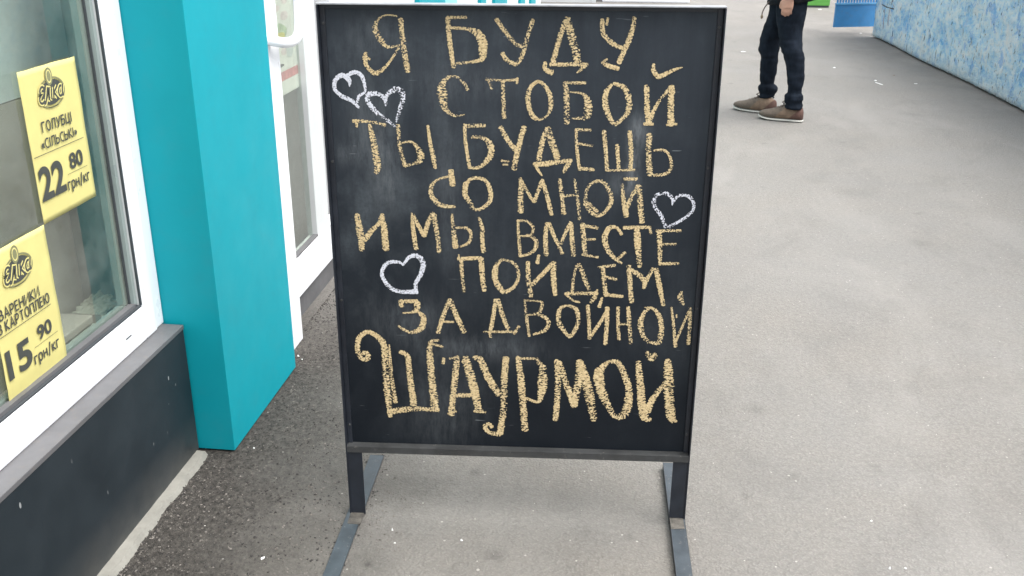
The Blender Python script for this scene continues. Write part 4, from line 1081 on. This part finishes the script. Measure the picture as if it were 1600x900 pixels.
# ================================================================== LOOSE GRIT ALONG THE SHOP WALL
def grit(name, label, mat, n_, smin, smax, seed, xlo, xhi, ylo, yhi, fall):
    rnd = random.Random(seed)
    ver, fac = [], []
    while n_ > 0:
        x = xlo + (xhi - xlo) * rnd.random() ** fall; y = ylo + (yhi - ylo) * rnd.random()
        if x < -1.07 and 2.33 < y < 2.91: continue
        if noise.noise((x * 5, y * 5, seed)) < -0.05 and rnd.random() < 0.6: continue
        s_ = smin + (smax - smin) * rnd.random() ** 3
        b0 = len(ver); a0 = rnd.random() * 6.28
        for k in range(4):
            a = a0 + k * math.pi / 2 + rnd.uniform(-.4, .4); r_ = s_ * rnd.uniform(.6, 1.3)
            ver.append((x + r_ * math.cos(a), y + r_ * math.sin(a), s_ * rnd.uniform(0.05, 0.35)))
        ver.append((x + rnd.uniform(-.3, .3) * s_, y + rnd.uniform(-.3, .3) * s_, s_ * rnd.uniform(.6, 1.1)))
        ver.append((x, y, -0.001))
        for k in range(4):
            fac.append((b0 + k, b0 + (k + 1) % 4, b0 + 4)); fac.append((b0 + (k + 1) % 4, b0 + k, b0 + 5))
        n_ -= 1
    me = bpy.data.meshes.new(name); me.from_pydata(ver, [], fac)
    tag(link(name, me, mat), label, 'grit', kind='stuff')
M_grit_d = simple('dark_grit', (0.035, 0.032, 0.03), 0.9, 0.4, 40)
M_grit_m = simple('brown_grey_grit', (0.15, 0.137, 0.122), 0.9, 0.5, 60)
M_grit_w = simple('white_grit', (0.50, 0.48, 0.44), 0.85, 0.3, 60)
grit('dark_grit', 'dark loose grit scattered on the rough asphalt along the shop wall', M_grit_d, 5200, 0.0014, 0.0046, 3, -1.16, -0.62, 1.6, 3.9, 2.0)
grit('grey_grit', 'brown grey loose grit scattered on the rough asphalt along the shop wall', M_grit_m, 5200, 0.0014, 0.0044, 5, -1.16, -0.50, 1.6, 4.2, 1.6)
grit('pale_grit', 'tiny pale grit specks lying all over the open pavement', M_grit_w, 900, 0.0008, 0.0028, 9, -1.1, 2.4, 1.7, 5.5, 1.0)

# ================================================================== LITTER ON THE PAVEMENT
def scrap(x, y, sx_, sy_, label, mat, seed, name='paper_scrap', cat='litter', rz=0.0):
    bm = bmesh.new(); n_ = 9
    ctr = bm.verts.new((0, 0, 0.004 + 0.002 * (seed % 3)))
    ring = []
    for k in range(n_):
        a = 2 * math.pi * k / n_; r_ = 0.75 + 0.5 * noise.noise((k * 1.7, seed * 3.1, 0))
        ring.append(bm.verts.new((sx_ * r_ * math.cos(a), sy_ * r_ * math.sin(a), 0.0015 + 0.004 * abs(noise.noise((k * 2.3, seed, 4))))))
    for k in range(n_): bm.faces.new((ctr, ring[k], ring[(k + 1) % n_]))
    bot = [bm.verts.new((v.co.x, v.co.y, 0.0005)) for v in ring]
    for k in range(n_): bm.faces.new((ring[k], bot[k], bot[(k + 1) % n_], ring[(k + 1) % n_]))
    o = from_bm(name, bm, mat); o.location = (x, y, 0); o.rotation_euler = (0, 0, rz)
    return tag(o, label, cat)
SCR = [
    (2.160, 8.876, 0.01, 0.075, 'long thin torn white paper strip lying in front of the plaster wall', 0.3),
    (2.163, 9.037, 0.016, 0.018, 'small white paper flake touching the left end of the torn strip', 0),
    (1.931, 9.706, 0.02, 0.016, 'lone white paper pellet between the blue gate and the torn strip', 0),
    (2.477, 8.920, 0.018, 0.008, 'flat white paper bit right of the torn strip near the plaster wall', 0),
    (2.391, 9.338, 0.012, 0.012, 'dark bit of dirt between torn strip and plaster wall', 0),
    (2.684, 15.030, 0.03, 0.03, 'white paper bit on the ground left of the green crate', 0),
    (2.716, 12.377, 0.022, 0.018, 'white paper bit on the ground under the blue gate', 0),
    (0.716, 2.038, 0.004, 0.0036, 'right one of two white crumbs at the bottom edge of the pavement', 0),
    (0.679, 2.033, 0.0038, 0.0034, 'left one of two white crumbs at the bottom edge of the pavement', 0.5),
    (-0.830, 1.885, 0.0042, 0.0085, 'peanut shaped white crumb in front of the left foot rail', -0.3),
    (0.677, 2.227, 0.004, 0.0022, 'white crumb above the pair of crumbs at the bottom edge', 0),
    (-1.105, 2.988, 0.006, 0.003, 'white crumb at the foot of the white door post', 0),
    (-1.083, 2.965, 0.0035, 0.003, 'smaller white crumb next to the one at the door post', 0),
    (-1.036, 2.375, 0.0035, 0.003, 'white crumb on dark asphalt right of the teal pillar corner', 0),
    (-0.544, 2.036, 0.0035, 0.003, 'white crumb between the sign feet, nearer the left foot', 0),
    (-0.525, 1.984, 0.004, 0.0022, 'flat white crumb in front of the one between the sign feet', 0),
    (-0.362, 2.015, 0.0045, 0.0022, 'flat white crumb on the pavement below the middle of the board', 0),
    (1.169, 10.635, 0.035, 0.01, 'flat white paper strip right beside the upper right edge of the board', 0),
]
for i, (x, y, a, b, lab, rz) in enumerate(SCR):
    dark = lab.startswith('dark')
    scrap(x, y, a, b, lab, M_brownscrap if dark else M_scrap, i, 'dirt_clod' if dark else ('paper_scrap' if 'paper' in lab else 'white_crumb'), 'litter', rz)
